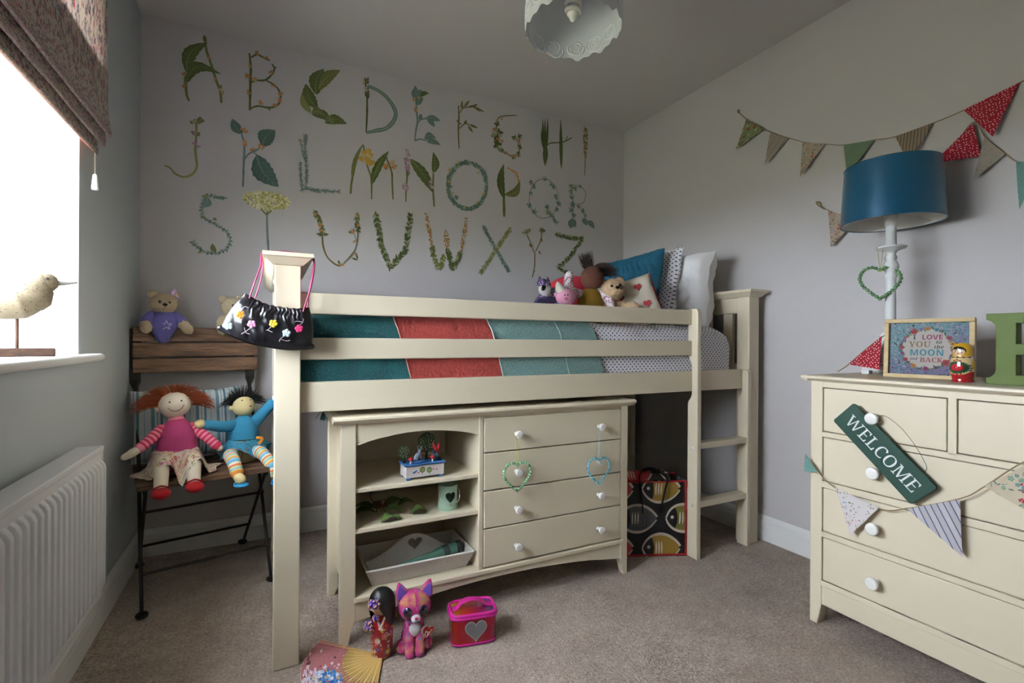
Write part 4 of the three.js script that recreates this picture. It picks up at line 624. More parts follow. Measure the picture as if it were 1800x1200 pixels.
// ---------------------------------------------------------------- framed quote
{
  const t = thing('picture_frame', 'small framed flower wreath print reading I LOVE YOU to the MOON and BACK', 'picture', [2.365, 0.852, 1.872], -PI / 2 + 0.2);
  const pine = mat('#ffffff', 0.6, { map: woodMap([196, 170, 122], [222, 200, 156], [0.2, 0.03], 5) }), w = 0.222, h = 0.19, b = 0.013;
  const lean = (g) => (Array.isArray(g) ? g : [g]).map((q) => q.rotateX(-0.06));
  obj('frame', lean([bx(-w / 2, w / 2, 0, b, -0.012, 0.012, 0.002), bx(-w / 2, w / 2, h - b, h, -0.012, 0.012, 0.002), bx(-w / 2, -w / 2 + b, b, h - b, -0.012, 0.012, 0.002), bx(w / 2 - b, w / 2, b, h - b, -0.012, 0.012, 0.002)]), pine, t);
  const print = canvasTex(1024, 860, (g, W2, H2) => {
    seed(77);
    for (let i = 0; i < 2600; i++) { const x = rnd(0, W2), y = rnd(0, H2), k = (x / W2 * 0.35 + y / H2 * 0.65); g.fillStyle = k + rnd(-0.25, 0.25) < 0.55 ? pick(['#7fb4bd', '#6fa5b4', '#93c2c4', '#84aebf', '#c9bfd0']) : pick(['#7c86b0', '#8a7fb0', '#6a84ac', '#9a86b4', '#a684ac']); g.globalAlpha = 0.75; g.beginPath(); g.ellipse(x, y, rnd(12, 34), rnd(6, 18), rnd(0, 3), 0, 7); g.fill(); }
    g.globalAlpha = 1;
    g.fillStyle = '#e9dfd6'; for (let i = 0; i < 40; i++) { const a = i / 40 * 2 * PI; g.beginPath(); g.arc(W2 / 2 - 10 + Math.cos(a) * 250, H2 / 2 + Math.sin(a) * 250, 78, 0, 7); g.fill(); } g.beginPath(); g.ellipse(W2 / 2 - 10, H2 / 2, 318, 318, 0, 0, 7); g.fill();
    const fl = (x, y, r, c, d) => { g.fillStyle = c; for (let i = 0; i < 6; i++) { const a = i * 1.047; g.beginPath(); g.arc(x + Math.cos(a) * r * 0.6, y + Math.sin(a) * r * 0.6, r * 0.5, 0, 7); g.fill(); } g.fillStyle = d; g.beginPath(); g.arc(x, y, r * 0.35, 0, 7); g.fill(); };
    for (let i = 0; i < 46; i++) { const a = i / 46 * 2 * PI + rnd(-0.05, 0.05), r = rnd(305, 352), x = W2 / 2 - 10 + Math.cos(a) * r, y = H2 / 2 + Math.sin(a) * r; g.save(); g.translate(x, y); g.rotate(a + rnd(-1, 1)); g.fillStyle = pick(['#4a6a3a', '#6a8a4a', '#38583e']); g.beginPath(); g.ellipse(0, 0, 30, 11, 0, 0, 7); g.fill(); g.restore(); }
    [[-2.1, 62, '#c0252e', '#7a1220'], [-1.55, 44, '#e0902a', '#8a4a1a'], [-1.2, 34, '#3a8ac0', '#20506a'], [-1.8, 32, '#6a4a9a', '#c8b8e0'], [-0.55, 46, '#b02a6a', '#701040'], [-0.25, 50, '#e8a030', '#5a3010'], [0.05, 46, '#c0252e', '#7a1220'], [0.35, 34, '#6a4a9a', '#30204a'], [0.75, 66, '#c02a30', '#7a1220'], [1.2, 34, '#6a3a7a', '#301040'], [1.6, 46, '#a82a7a', '#601040'], [2.1, 46, '#e8982a', '#8a4a1a'], [2.55, 42, '#c0252e', '#7a1220'], [2.9, 40, '#8a4a9a', '#40204a'], [3.2, 44, '#c0303a', '#7a1220'], [3.6, 36, '#7a4a9a', '#c8a8e0'], [-2.5, 30, '#d05a7a', '#801a3a']].forEach(([a, r, c, d]) => fl(W2 / 2 - 10 + Math.cos(a) * 332, H2 / 2 + Math.sin(a) * 330, r * 0.72, c, d));
    g.textAlign = 'center'; g.textBaseline = 'middle';
    const wtxt = (s, x, y, f, c) => { g.font = f; g.fillStyle = c; g.fillText(s, x, y); };
    wtxt('I', 340, 240, 'bold 110px serif', '#2a2a4a'); wtxt('LOVE', 570, 240, 'bold 112px sans-serif', '#b0246a'); wtxt('YOU', 410, 358, 'bold 130px serif', '#9a7a3a'); wtxt('to', 650, 318, 'italic bold 76px serif', '#2a2a4a'); wtxt('the', 650, 400, 'italic bold 76px serif', '#2a2a4a'); wtxt('MOON', 500, 495, 'bold 140px sans-serif', '#3aa0b4'); wtxt('and', 330, 598, 'italic bold 54px serif', '#3a3a5a'); wtxt('BACK', 560, 615, 'bold 104px serif', '#b04a4a');
  });
  const pg = grid((u, v) => V(lerp(-w / 2 + b, w / 2 - b, u), lerp(b, h - b, v), 0.002), 1, 1);
  obj('print', lean(pg), mat('#b8b8b8', 0.6, { map: print }), t, { uv: true });
  obj('backing', lean(bx(-w / 2 + 0.004, w / 2 - 0.004, 0.004, h - 0.004, -0.011, 0.0, 0)), mat('#6a5a48', 0.9), t);
}
// ---------------------------------------------------------------- nesting doll
{
  const t = thing('nesting_doll', 'painted wooden nesting doll with yellow headscarf in front of the picture', 'nesting doll', [2.325, 0.852, 1.975], -PI / 2 - 0.1);
  const tex = canvasTex(1024, 1024, (g, w, h) => {           // u round the doll (0.25 faces forward), v from foot to crown
    const Y = (v) => (1 - v) * h, X = 768; g.fillStyle = '#d8c08a'; g.fillRect(0, 0, w, h);
    g.fillStyle = '#a81420'; g.fillRect(0, Y(0.17), w, h); g.beginPath(); g.ellipse(X, Y(0.2), 600, 70, 0, 0, 7); g.fill();
    g.fillStyle = '#d8c08a'; g.beginPath(); g.ellipse(X, Y(0.38), 210, 200, 0, 0, 7); g.fill();
    g.fillStyle = '#d8a51a'; g.fillRect(0, 0, w, Y(0.66)); for (const s of [-1, 1]) { g.beginPath(); g.ellipse(X + s * 330, Y(0.5), 130, 220, s * 0.3, 0, 7); g.fill(); }
    g.fillStyle = '#1a1412'; g.beginPath(); g.ellipse(X, Y(0.79), 128, 112, 0, 0, 7); g.fill();
    g.fillStyle = '#e8cba8'; g.beginPath(); g.ellipse(X, Y(0.765), 112, 88, 0, 0, 7); g.fill(); g.fillStyle = '#1a1412'; g.beginPath(); g.ellipse(X, Y(0.86), 100, 42, 0, 0, 7); g.fill(); g.fillStyle = '#e8cba8'; g.beginPath(); g.moveTo(X, Y(0.86)); g.lineTo(X - 34, Y(0.8)); g.lineTo(X + 34, Y(0.8)); g.fill();
    for (const s of [-1, 1]) { g.fillStyle = '#f4efe6'; g.beginPath(); g.ellipse(X + s * 44, Y(0.785), 26, 14, 0, 0, 7); g.fill(); g.fillStyle = '#1a2a3a'; g.beginPath(); g.arc(X + s * 44, Y(0.785), 13, 0, 7); g.fill(); g.fillStyle = '#d87a6a'; g.beginPath(); g.arc(X + s * 62, Y(0.745), 20, 0, 7); g.fill(); g.strokeStyle = '#1a1412'; g.lineWidth = 5; g.beginPath(); g.arc(X + s * 44, Y(0.775), 30, -2.4, -0.7); g.stroke(); }
    g.fillStyle = '#b02028'; g.beginPath(); g.ellipse(X, Y(0.722), 22, 9, 0, 0, 7); g.fill();
    g.strokeStyle = '#1a1412'; g.lineWidth = 10; g.beginPath(); g.moveTo(X - 250, Y(0.66)); g.quadraticCurveTo(X, Y(0.58), X + 250, Y(0.66)); g.stroke(); g.fillStyle = '#b02028'; for (const d of [-180, -90, 0, 90, 180]) { g.beginPath(); g.arc(X + d, Y(0.63), 20, 0, 7); g.fill(); g.fillStyle = d % 180 ? '#1f4a3a' : '#b02028'; }
    g.fillStyle = '#1f4a2a'; for (let i = 0; i < 26; i++) { const a = i / 26 * 6.28; g.save(); g.translate(X + Math.cos(a) * 130, Y(0.37) + Math.sin(a) * 120); g.rotate(a); g.beginPath(); g.ellipse(0, 0, 46, 18, 0, 0, 7); g.fill(); g.restore(); }
    for (const [r, c] of [[92, '#b01824'], [66, '#d03040'], [44, '#a01420'], [22, '#e05a5a']]) { g.fillStyle = c; g.beginPath(); g.arc(X, Y(0.37), r, 0, 7); g.fill(); }
    g.fillStyle = '#3a3a7a'; for (const [dx, dv] of [[-190, 0.36], [-170, 0.42], [-180, 0.3], [180, 0.42], [170, 0.34]]) { g.beginPath(); g.arc(X - dx, Y(dv), 20, 0, 7); g.fill(); } g.fillStyle = '#b02028'; for (const [dx, dv] of [[0, 0.56], [-40, 0.54], [40, 0.54], [0, 0.2], [-50, 0.21], [50, 0.21]]) { g.beginPath(); g.arc(X + dx, Y(dv), 18, 0, 7); g.fill(); }
  });
  tex.wrapS = THREE.RepeatWrapping;
  const pr = [[0, 0], [0.0235, 0], [0.0245, 0.004], [0.024, 0.01], [0.0275, 0.022], [0.0295, 0.036], [0.0295, 0.05], [0.0275, 0.064], [0.0245, 0.073], [0.0235, 0.078], [0.024, 0.088], [0.0225, 0.1], [0.017, 0.109], [0.009, 0.1135], [0, 0.1145]];
  const c = new THREE.SplineCurve(pr.map(([x, y]) => new THREE.Vector2(x, y))), pp = c.getPoints(60), g = new THREE.LatheGeometry(pp, 48), uv = g.attributes.uv, po = g.attributes.position;
  for (let i = 0; i < uv.count; i++) uv.setY(i, po.getY(i) / 0.1145);
  g.rotateY(-PI / 2 - PI);                                                       // texture u 0.75 to the front (+z)
  obj('painted_body', g, mat('#ffffff', 0.15, { map: tex, clearcoat: 1, clearcoatRoughness: 0.05 }), t, { uv: true });
}
// ---------------------------------------------------------------- wooden letter
{
  const t = thing('wooden_letter', 'big green painted wooden serif letter standing beside the nesting doll', 'letter', [2.335, 0.852, 2.035], -PI / 2);
  const p = [[0, 0], [0.15, 0], [0.156, 0.055], [0.146, 0.055], [0.136, 0.028], [0.062, 0.028], [0.062, 0.082], [0.105, 0.082], [0.108, 0.066], [0.118, 0.066], [0.118, 0.128], [0.108, 0.128], [0.105, 0.112], [0.062, 0.112], [0.062, 0.167], [0.132, 0.167], [0.142, 0.142], [0.152, 0.142], [0.146, 0.195], [0, 0.195], [0, 0.178], [0.01, 0.174], [0.018, 0.165], [0.02, 0.155], [0.02, 0.04], [0.018, 0.03], [0.01, 0.021], [0, 0.017]];
  obj('letter_shape', slab(p, 0.035, 0.002), mat('#5f7330', 0.6, { bumpMap: plasterBump, bumpScale: 0.001 }), t);
}
// ---------------------------------------------------------------- welcome sign
{
  const font = await new FontLoader().loadAsync('fonts/droid/droid_serif_regular.typeface.json');
  const t = thing('hanging_sign', 'dark green WELCOME plaque hanging crooked from a chest knob', 'sign', [2.182, 0.635, 1.838], -PI / 2);
  // local x runs along +z of the room, y up
  const tilt = (g) => { const a = Math.atan2(-0.211, 0.2185); return (Array.isArray(g) ? g : [g]).map((q) => q.rotateZ(a)); };
  obj('board', tilt(slab([[-0.147, -0.0455], [0.147, -0.0455], [0.152, -0.0405], [0.152, 0.0405], [0.147, 0.0455], [-0.147, 0.0455], [-0.152, 0.0405], [-0.152, -0.0405]], 0.007, 0.001)), mat('#21473a', 0.6), t);
  const tg = new TextGeometry('WELCOME', { font, size: 0.0355, depth: 0.0008, curveSegments: 5 }); tg.computeBoundingBox(); const bb = tg.boundingBox, k = 0.258 / (bb.max.x - bb.min.x);
  obj('lettering', tilt(at(tg.scale(k, 0.0385 / (bb.max.y - bb.min.y), 1), -0.129 - bb.min.x * k, -0.019, 0.0068)), mat('#e6ebe8', 0.6), t);
  obj('wire', wire([[-0.032, 0.1, -0.008], [-0.024, 0.107, -0.007], [-0.012, 0.105, -0.006], [0.012, 0.108, 0.006], [0.057, 0.082, 0.018], [0.092, 0.036, 0.016], [0.117, -0.016, 0.012], [0.11, -0.038, 0.006]], 0.0008, { n: 60 }), mat('#6a6a62', 0.4, { metalness: 0.6 }), t);
}
// ---------------------------------------------------------------- pendant shade
{
  const t = thing('pendant_light', 'white cut paper pendant shade with a rose edge', 'pendant lamp', [1.345, 1.91, 1.4]);
  const paper = mat('#d9dcdf', 0.75, { transmission: 0.12, thickness: 0 }), r = 0.147, edge = (a) => 0.018 + 0.012 * Math.abs(Math.sin(a * 5.5)) * -1 + 0.006 * Math.sin(a * 3 + 1) + 0.004 * Math.sin(a * 23);
  const shell = (rr) => grid((u, v) => { const a = u * 2 * PI, y0 = edge(a); return V(Math.cos(a) * rr, lerp(y0, 0.27, v), Math.sin(a) * rr); }, 160, 10);
  const sh = obj('shade', [shell(r)], paper, t);
  const relief = mat('#e3e5e8', 0.6); seed(9);
  for (let i = 0; i < 13; i++) {                                  // embossed roses round the rim
    const a = i / 13 * 2 * PI + rnd(-0.08, 0.08), y = 0.043 + rnd(-0.008, 0.012), s = rnd(0.028, 0.036), pts = [];
    for (let k = 0; k < 46; k++) { const th = k * 0.42, rr = s * (0.12 + 0.88 * k / 46) * (1 + 0.1 * Math.sin(th * 2.5)), da = Math.cos(th) * rr / r; pts.push(V(Math.cos(a + da) * r, y + Math.sin(th) * rr * 0.9, Math.sin(a + da) * r)); }
    obj('rose', limb(pts, [0.0016, 0.003, 0.0032], { n: 110, seg: 5 }), relief, sh);
  }
  obj('shade_ring', [at(turn(new THREE.TorusGeometry(r, 0.002, 6, 60), PI / 2), 0, 0.27, 0), ...[0, 1, 2].map((i) => rod(V(0, 0.265, 0), V(Math.cos(i * 2.094) * r, 0.27, Math.sin(i * 2.094) * r), 0.0015))], whiteGloss, t);
  const hel = []; for (let k = 0; k <= 60; k++) { const th = k / 60 * 2 * PI * 3.5; hel.push(V(Math.cos(th) * 0.021, 0.06 + k / 60 * 0.075, Math.sin(th) * 0.021)); }
  obj('bulb', [limb(hel, 0.006, { n: 150, seg: 8 }), limb([[0, 0.048, 0], [0, 0.06, 0]], [0.012, 0.02], { seg: 14 }), lathe([[0, 0.135], [0.026, 0.136], [0.026, 0.17], [0.016, 0.19], [0.016, 0.22], [0, 0.22]], 20)], mat('#e6e2d8', 0.35), t);
  obj('flex', [rod(V(0, 0.2, 0), V(0, 0.47, 0), 0.003), lathe([[0, 0.44], [0.035, 0.445], [0.045, 0.46], [0.045, 0.48], [0, 0.48]], 24), rod(V(0, 0.19, 0), V(0, 0.265, 0), 0.016)], whiteGloss, t);
}
// ---------------------------------------------------------------- wooden bird on the sill
{
  const t = thing('carved_bird', 'whitewashed carved wooden shore bird on a stand on the windowsill', 'ornament', [-0.05, 0.917, 1.0], 0.35);
  const washed = mat('#b3ab9c', 0.8, { map: pixelTex(512, 512, (u, v) => { const n = loop(u * 0.4, v, 60, 4) + 0.7 * loop(u, v, 18, 2), d = n > 0.34 ? 1 : 0; return d ? [78, 64, 50] : [176 + 14 * n, 166 + 14 * n, 146 + 14 * n]; }, [0.1, 0.1]) });
  const dark = mat('#ffffff', 0.75, { map: woodMap([44, 28, 20], [98, 66, 46], [0.1, 0.03], 8) });
  obj('base', turn(bx(-0.066, 0.062, 0, 0.021, -0.033, 0.033, 0.003), 0), dark, t);
  obj('rod', rod(V(-0.008, 0.02, 0), V(-0.008, 0.105, 0), 0.0035), mat('#5a3a26', 0.7), t);
  const body = obj('body', [limb([[-0.1, 0.1, 0], [-0.075, 0.11, 0], [-0.04, 0.122, 0], [-0.002, 0.135, 0], [0.025, 0.15, 0]], [0.006, 0.022, 0.042, 0.052, 0.042], { seg: 24, n: 40, sy: 0.75 }), limb([[0.018, 0.155, 0], [0.036, 0.185, 0], [0.046, 0.192, 0]], [0.043, 0.034, 0.025], { seg: 20, n: 16, sx: 0.95 })], washed, t);
  obj('beak', limb([[0.06, 0.19, 0], [0.08, 0.193, 0], [0.104, 0.197, 0]], [0.0075, 0.0055, 0.003], { seg: 8 }), mat('#8a8680', 0.6), body);
  for (const s of [-1, 1]) obj('eye', ball(0.003, 0.003, 0.002, 0.046, 0.2, s * 0.0225), thread, body);
}
// ---------------------------------------------------------------- fish print shopping bag behind the cabinet
seed(51);
{
  const fish = canvasTex(1024, 1024, (g, w, h) => {
    g.fillStyle = '#17161a'; g.fillRect(0, 0, w, h);
    const one = (x, y, s, dir, c, mesh) => {
      g.save(); g.translate(x, y); g.scale(dir * s, s);
      g.lineWidth = 26; g.strokeStyle = '#c9bdb0'; g.beginPath(); g.moveTo(-150, 0); g.bezierCurveTo(-110, -130, 60, -140, 140, -6); g.bezierCurveTo(60, 140, -110, 130, -150, 0); g.stroke();
      g.fillStyle = c; g.beginPath(); g.moveTo(-150, 0); g.bezierCurveTo(-110, -120, 60, -130, 140, 0); g.bezierCurveTo(60, 130, -110, 120, -150, 0); g.fill();
      g.save(); g.clip(); g.strokeStyle = mesh; g.lineWidth = 2.5; for (let k = -150; k < 150; k += 12) { g.beginPath(); g.moveTo(k + rnd(-2, 2), -130); g.lineTo(k + rnd(-2, 2), 130); g.moveTo(-150, k + rnd(-2, 2)); g.lineTo(150, k + rnd(-2, 2)); g.stroke(); }
      g.fillStyle = '#17161a'; g.beginPath(); g.ellipse(-150, 0, 84, 130, 0, 0, 7); g.fill(); g.restore();
      g.fillStyle = '#d8cdc0'; g.beginPath(); g.arc(-108, -6, 13, 0, 7); g.fill(); for (const d of [-48, -26, -4]) { g.beginPath(); g.ellipse(d, 0, 6, 48, 0.05, 0, 7); g.fill(); }
      g.fillStyle = '#17161a'; g.beginPath(); g.moveTo(128, 0); g.lineTo(196, -52); g.quadraticCurveTo(176, 0, 196, 52); g.fill(); g.restore();
    };
    const cs = [['#b02a30', '#d85a58'], ['#8a6a1f', '#b8963a'], ['#2a2a30', '#8a8a90'], ['#5f5a20', '#a09a4a']];
    for (let r = 0; r < 5; r++) for (let c = -1; c < 4; c++) { const k = cs[(r * 2 + c + 8) % 4]; one(130 + c * 370 + (r % 2) * 185, 60 + r * 225, 1.0, 1, k[0], k[1]); }
  }, [0.6, 0.6]);
  const t = thing('shopping_bag', 'fish print shopping bag with red edging on the floor under the bed', 'bag', [2.09, 0, 0.92], -0.4);
  const body = mat('#ffffff', 0.45, { map: fish, clearcoat: 0.3, clearcoatRoughness: 0.3 }), redEdge = mat('#b5141c', 0.6), w = 0.3, h = 0.335, d = 0.14;
  obj('body', grid((u, v) => { const a = u * 4, s = Math.floor(a) % 4, f = a - Math.floor(a), q = [[-1, 1], [1, 1], [1, -1], [-1, -1], [-1, 1]], k = 1 - 0.06 * v, x = lerp(q[s][0], q[s + 1][0], f) * w / 2, z = lerp(q[s][1], q[s + 1][1], f) * d / 2 * k; return V(x + 0.004 * nz(u * 8, v * 5, 1), v * h, z + 0.01 * nz(u * 9, v * 4, 2) * Math.sin(PI * v)); }, 64, 20, (u, v, p) => { const a = u * 4, s = Math.floor(Math.min(a, 3.999)); return [[0, 0.3, 0.44, 0.74][s] + (a - s) * [0.3, 0.14, 0.3, 0.14][s] + 0.1, p.y]; }), body, t, { uv: true });
  obj('base_panel', bx(-w / 2, w / 2, 0.001, 0.006, -d / 2, d / 2, 0.001), redEdge, t);
  obj('edging', [[-1, 1], [1, 1], [1, -1], [-1, -1]].map(([a, b]) => limb([[a * w / 2, 0.004, b * d / 2], [a * w / 2, h / 2, b * d / 2 * 0.97], [a * w / 2, h, b * d / 2 * 0.94]], 0.005, { n: 10, seg: 6 })).concat([1, -1].map((b) => limb([[-w / 2, h, b * d / 2 * 0.94], [0, h - 0.004, b * d / 2 * 0.9], [w / 2, h, b * d / 2 * 0.94]], 0.004, { n: 10, seg: 6 })), limb([[-w / 2, 0.006, d / 2], [w / 2, 0.006, d / 2]], 0.004, { n: 4, seg: 6 })), redEdge, t);
  obj('flap', grid((u, v) => V(lerp(-w / 2, w * 0.28, u), h + 0.004 + 0.03 * Math.sin(PI * v) + 0.006 * nz(u * 4, v * 3, 5), lerp(d / 2 * 0.9, -d / 2 * 0.9, v)), 20, 12, (u, v) => [u * 0.24, v * 0.14]), body, t, { uv: true });
  obj('handle', limb([[0.03, 0.2, 0.076], [0.05, 0.3, 0.08], [0.06, 0.35, 0.075], [0.035, 0.375, 0.03], [-0.02, 0.378, 0.02], [-0.06, 0.36, 0.06], [-0.055, 0.28, 0.08], [-0.05, 0.2, 0.077]], 0.01, { sy: 0.25, n: 50, seg: 8 }), mat('#17161a', 0.7), t);
}
// ---------------------------------------------------------------- kokeshi doll
{
  const t = thing('kimono_doll', 'slim wooden doll in red flowered kimono with black bobbed hair', 'doll', [0.826, 0, 1.15], -0.35);
  const kimono = canvasTex(512, 512, (g, w, h) => { g.fillStyle = '#8a0e16'; g.fillRect(0, 0, w, h); for (let i = 0; i < 60; i++) { const x = rnd(0, w), y = rnd(0, h), s = rnd(14, 40), c = pick(['#c8b8b0', '#b05a68', '#d8a8a8', '#c0a030', '#3a3a78', '#6a6a2a', '#b02030', '#d8cfc8']), n = rnd() < 0.35 ? 12 : 5; g.fillStyle = c; for (let p = 0; p < n; p++) { const a = p / n * 6.283; g.save(); g.translate(x, y); g.rotate(a); g.beginPath(); g.ellipse(s * 0.6, 0, s * 0.5, n > 8 ? s * 0.12 : s * 0.26, 0, 0, 7); g.fill(); g.restore(); } g.fillStyle = '#c09a28'; g.beginPath(); g.arc(x, y, s * 0.18, 0, 7); g.fill(); } }, [0.13, 0.13]);
  const silk = mat('#ffffff', 0.3, { map: kimono, clearcoat: 0.6, clearcoatRoughness: 0.15 }), hairM = mat('#0c0a0b', 0.42), wood = mat('#d8b48a', 0.45);
  obj('kimono', lathe([[0, 0], [0.028, 0], [0.03, 0.004], [0.0325, 0.03], [0.034, 0.07], [0.0335, 0.1], [0.029, 0.12], [0.014, 0.129], [0, 0.13]], 40), silk, t);
  obj('collar', [limb([[-0.012, 0.129, 0.014], [-0.002, 0.108, 0.033], [0.006, 0.098, 0.0345]], 0.004, { seg: 8 }), limb([[0.014, 0.129, 0.012], [0.006, 0.112, 0.032], [-0.001, 0.1, 0.0348]], 0.004, { seg: 8 })], mat('#c9a8a0', 0.6), t);
  const head = obj('head', ball(0.031, 0.033, 0.03, -0.002, 0.16, 0.004, 28, 20), wood, t);
  obj('hair', [grid((u, v) => { const a = u * 2 * PI, f = Math.max(0, Math.cos(a - PI / 2 - 0.55)), y1 = lerp(0.098, 0.168, Math.pow(f, 1.4)), th = v * PI / 2, top = 0.207; if (v < 0.55) { const s = v / 0.55 * PI / 2; return V(Math.cos(a) * 0.0395 * Math.sin(s), 0.165 + 0.042 * Math.cos(s), Math.sin(a) * 0.0375 * Math.sin(s)); } const k = (v - 0.55) / 0.45; return V(Math.cos(a) * (0.0395 + 0.003 * Math.sin(k * 3)) * (1 - 0.1 * k), lerp(0.165, y1, k), Math.sin(a) * 0.0375 * (1 - 0.1 * k)); }, 60, 40)], hairM, head);
  obj('eye', limb([[-0.014, 0.16, 0.0325], [-0.01, 0.159, 0.0335], [-0.006, 0.16, 0.034]], 0.0009, { seg: 5 }), thread, head); obj('mouth', ball(0.002, 0.0015, 0.001, -0.012, 0.147, 0.0315), mat('#b02028', 0.6), head);
  const bunch = (x, y, z, r, n) => { const f = []; const g2 = []; for (let i = 0; i < n; i++) { const a = rnd(0, 6.28), b = rnd(-1, 1), q = Math.sqrt(1 - b * b); f.push(ball(r * 0.42, r * 0.42, r * 0.42, x + Math.cos(a) * q * r * 0.7, y + b * r * 0.7, z + Math.sin(a) * q * r * 0.5, 8, 6)); g2.push(ball(r * 0.16, r * 0.16, r * 0.16, x + Math.cos(a) * q * r * 1.08, y + b * r * 1.08, z + Math.abs(Math.sin(a)) * q * r * 0.95, 6, 5)); } const m = obj('flower_bunch', f, mat('#6a4aa8', 0.4), t); obj('flower_centres', g2, mat('#d8a878', 0.5), m).userData.kind = 'stuff'; };
  bunch(-0.018, 0.174, 0.034, 0.0155, 26); bunch(-0.034, 0.104, 0.022, 0.0145, 24); bunch(-0.012, 0.133, 0.034, 0.009, 14);
  obj('sash_knot', [bx(-0.02, 0.026, 0.09, 0.125, -0.047, -0.03, 0.004), ...[0, 1, 2, 3, 4].map((i) => limb([[0.022, 0.095, -0.034], [0.034, 0.108 + i * 0.004, -0.03 + i * 0.004], [0.042, 0.118 + i * 0.008 - 0.016, -0.026 + i * 0.006]], 0.0022, { seg: 5, n: 6 }))], mat('#a8922a', 0.5), t);
}
// ---------------------------------------------------------------- plush cat
{
  const t = thing('plush_cat', 'pink tie dye plush cat with big glitter eyes and a heart tag', 'soft toy', [0.922, 0, 1.165], -0.15);
  const dye = canvasTex(512, 512, (g, w, h) => { g.fillStyle = '#cc3a86'; g.fillRect(0, 0, w, h); for (let i = 0; i < 90; i++) { const x = rnd(0, w), y = rnd(0, h), r = rnd(20, 70), c = pick(['#d8559a', '#e07ab0', '#b82878', '#7a86c8', '#c84a9a', '#e08a8a', '#d8a060', '#a85ab8', '#e090b8']); const gr = g.createRadialGradient(x, y, 0, x, y, r); gr.addColorStop(0, c); gr.addColorStop(1, c + '00'); g.fillStyle = gr; g.fillRect(x - r, y - r, 2 * r, 2 * r); } }, [0.14, 0.14]);
  const fur = mat('#ffffff', 1, { map: dye, bumpMap: furBump, bumpScale: 0.003, sheen: 0.5, sheenColor: new THREE.Color(0.6, 0.25, 0.45) }), white = mat('#e6dfe2', 1, { bumpMap: furBump, bumpScale: 0.003 }), purple = mat('#6a4ab0', 0.6, { bumpMap: furBump, bumpScale: 0.002 });
  const fz = (g) => roughen(g, 0.001, 220, 2);
  obj('body', [fz(limb([[0, 0.03, -0.012], [0, 0.06, -0.006], [0, 0.095, 0]], [0.038, 0.034, 0.026], { seg: 28, n: 20 })), fz(limb([[-0.014, 0.07, 0.014], [-0.016, 0.035, 0.026], [-0.016, 0.01, 0.036]], [0.014, 0.0125, 0.015], { seg: 18 })), fz(limb([[0.014, 0.07, 0.014], [0.014, 0.035, 0.026], [0.013, 0.01, 0.036]], [0.014, 0.0125, 0.015], { seg: 18 })), fz(ball(0.02, 0.017, 0.028, -0.036, 0.016, 0.0, 20, 14)), fz(ball(0.02, 0.017, 0.028, 0.037, 0.016, 0, 20, 14))], fur, t);
  { const bf = t.children[0]; obj('fur', pile([bf.geometry], 2200, 0.004, 0.0005), fur, bf).userData.kind = 'stuff'; }
  obj('chest_patch', fz(ball(0.019, 0.022, 0.012, 0, 0.075, 0.0225, 24, 16)), white, t);
  const head = obj('head', [fz(ball(0.05, 0.043, 0.043, 0, 0.142, 0.004, 48, 32))], fur, t);
  obj('fur', pile([head.geometry], 2600, 0.004, 0.0005), fur, head).userData.kind = 'stuff';
  for (const s of [-1, 1]) {
    const e = obj('ear', at(turn(slab([[-0.021, 0], [-0.016, 0.024], [-0.004, 0.046], [0.003, 0.05], [0.012, 0.036], [0.021, 0.012], [0.022, 0]], 0.012, 0.004), -0.1, -s * 0.2, -s * 0.32), s * 0.034, 0.164, -0.006), fur, head);
    obj('ear_lining', at(turn(slab([[-0.014, 0.004], [-0.011, 0.022], [-0.002, 0.038], [0.003, 0.041], [0.009, 0.03], [0.015, 0.012], [0.015, 0.004]], 0.003, 0.001), -0.1, -s * 0.2, -s * 0.32), s * 0.034, 0.164, 0.006), purple, e);
    const eye = obj('eye', ball(0.0165, 0.0175, 0.01, s * 0.0205, 0.138, 0.0375, 20, 14), mat('#3a2a5a', 0.2, { metalness: 0.5, clearcoat: 1 }), head);
    obj('pupil', ball(0.0128, 0.0138, 0.0085, s * 0.0202, 0.138, 0.0408, 18, 12), mat('#070608', 0.05, { clearcoat: 1 }), eye);
  }
  const mz = obj('muzzle', fz(ball(0.0145, 0.0125, 0.0125, 0, 0.12, 0.0435, 24, 18)), white, head);
  obj('nose', ball(0.0055, 0.0045, 0.0035, 0, 0.1255, 0.0565), mat('#d83a78', 0.4), mz); obj('mouth', wire([[-0.007, 0.114, 0.0535], [-0.003, 0.1115, 0.0555], [0, 0.1145, 0.056], [0.003, 0.1115, 0.0555], [0.007, 0.114, 0.0535]], 0.0006), thread, mz);
  const tagTex = canvasTex(256, 256, (g, w, h) => { g.fillStyle = '#b8141c'; g.fillRect(0, 0, w, h); g.fillStyle = '#d8b040'; g.beginPath(); for (let i = 0; i < 10; i++) { const a = i * 0.628 - 1.57, r = i % 2 ? 14 : 32; g.lineTo(196 + Math.cos(a) * r, 74 + Math.sin(a) * r); } g.fill(); g.fillStyle = '#f2ece4'; g.font = 'bold 150px sans-serif'; g.textAlign = 'center'; g.textBaseline = 'middle'; g.fillText('ty', 118, 128); });
  const hp = heartPts(0.038, 0.04), tg = slab(hp, 0.0012, 0.0002), uv = tg.attributes.uv, tp = tg.attributes.position; for (let i = 0; i < uv.count; i++) uv.setXY(i, tp.getX(i) / 0.038 + 0.5, tp.getY(i) / 0.04 + 0.5);
  const hang = (g) => at(turn(g, 0, 0.35, -0.35), 0.037, 0.064, 0.034);
  const tagM = obj('swing_tag', hang(tg), mat('#ffffff', 0.3, { map: tagTex, clearcoat: 0.5 }), t, { uv: true }); obj('tag_leaf', hang(at(slab(heartPts(0.041, 0.043), 0.001, 0.0002), -0.004, 0, -0.0035)), mat('#ddd6cc', 0.5), tagM);
}
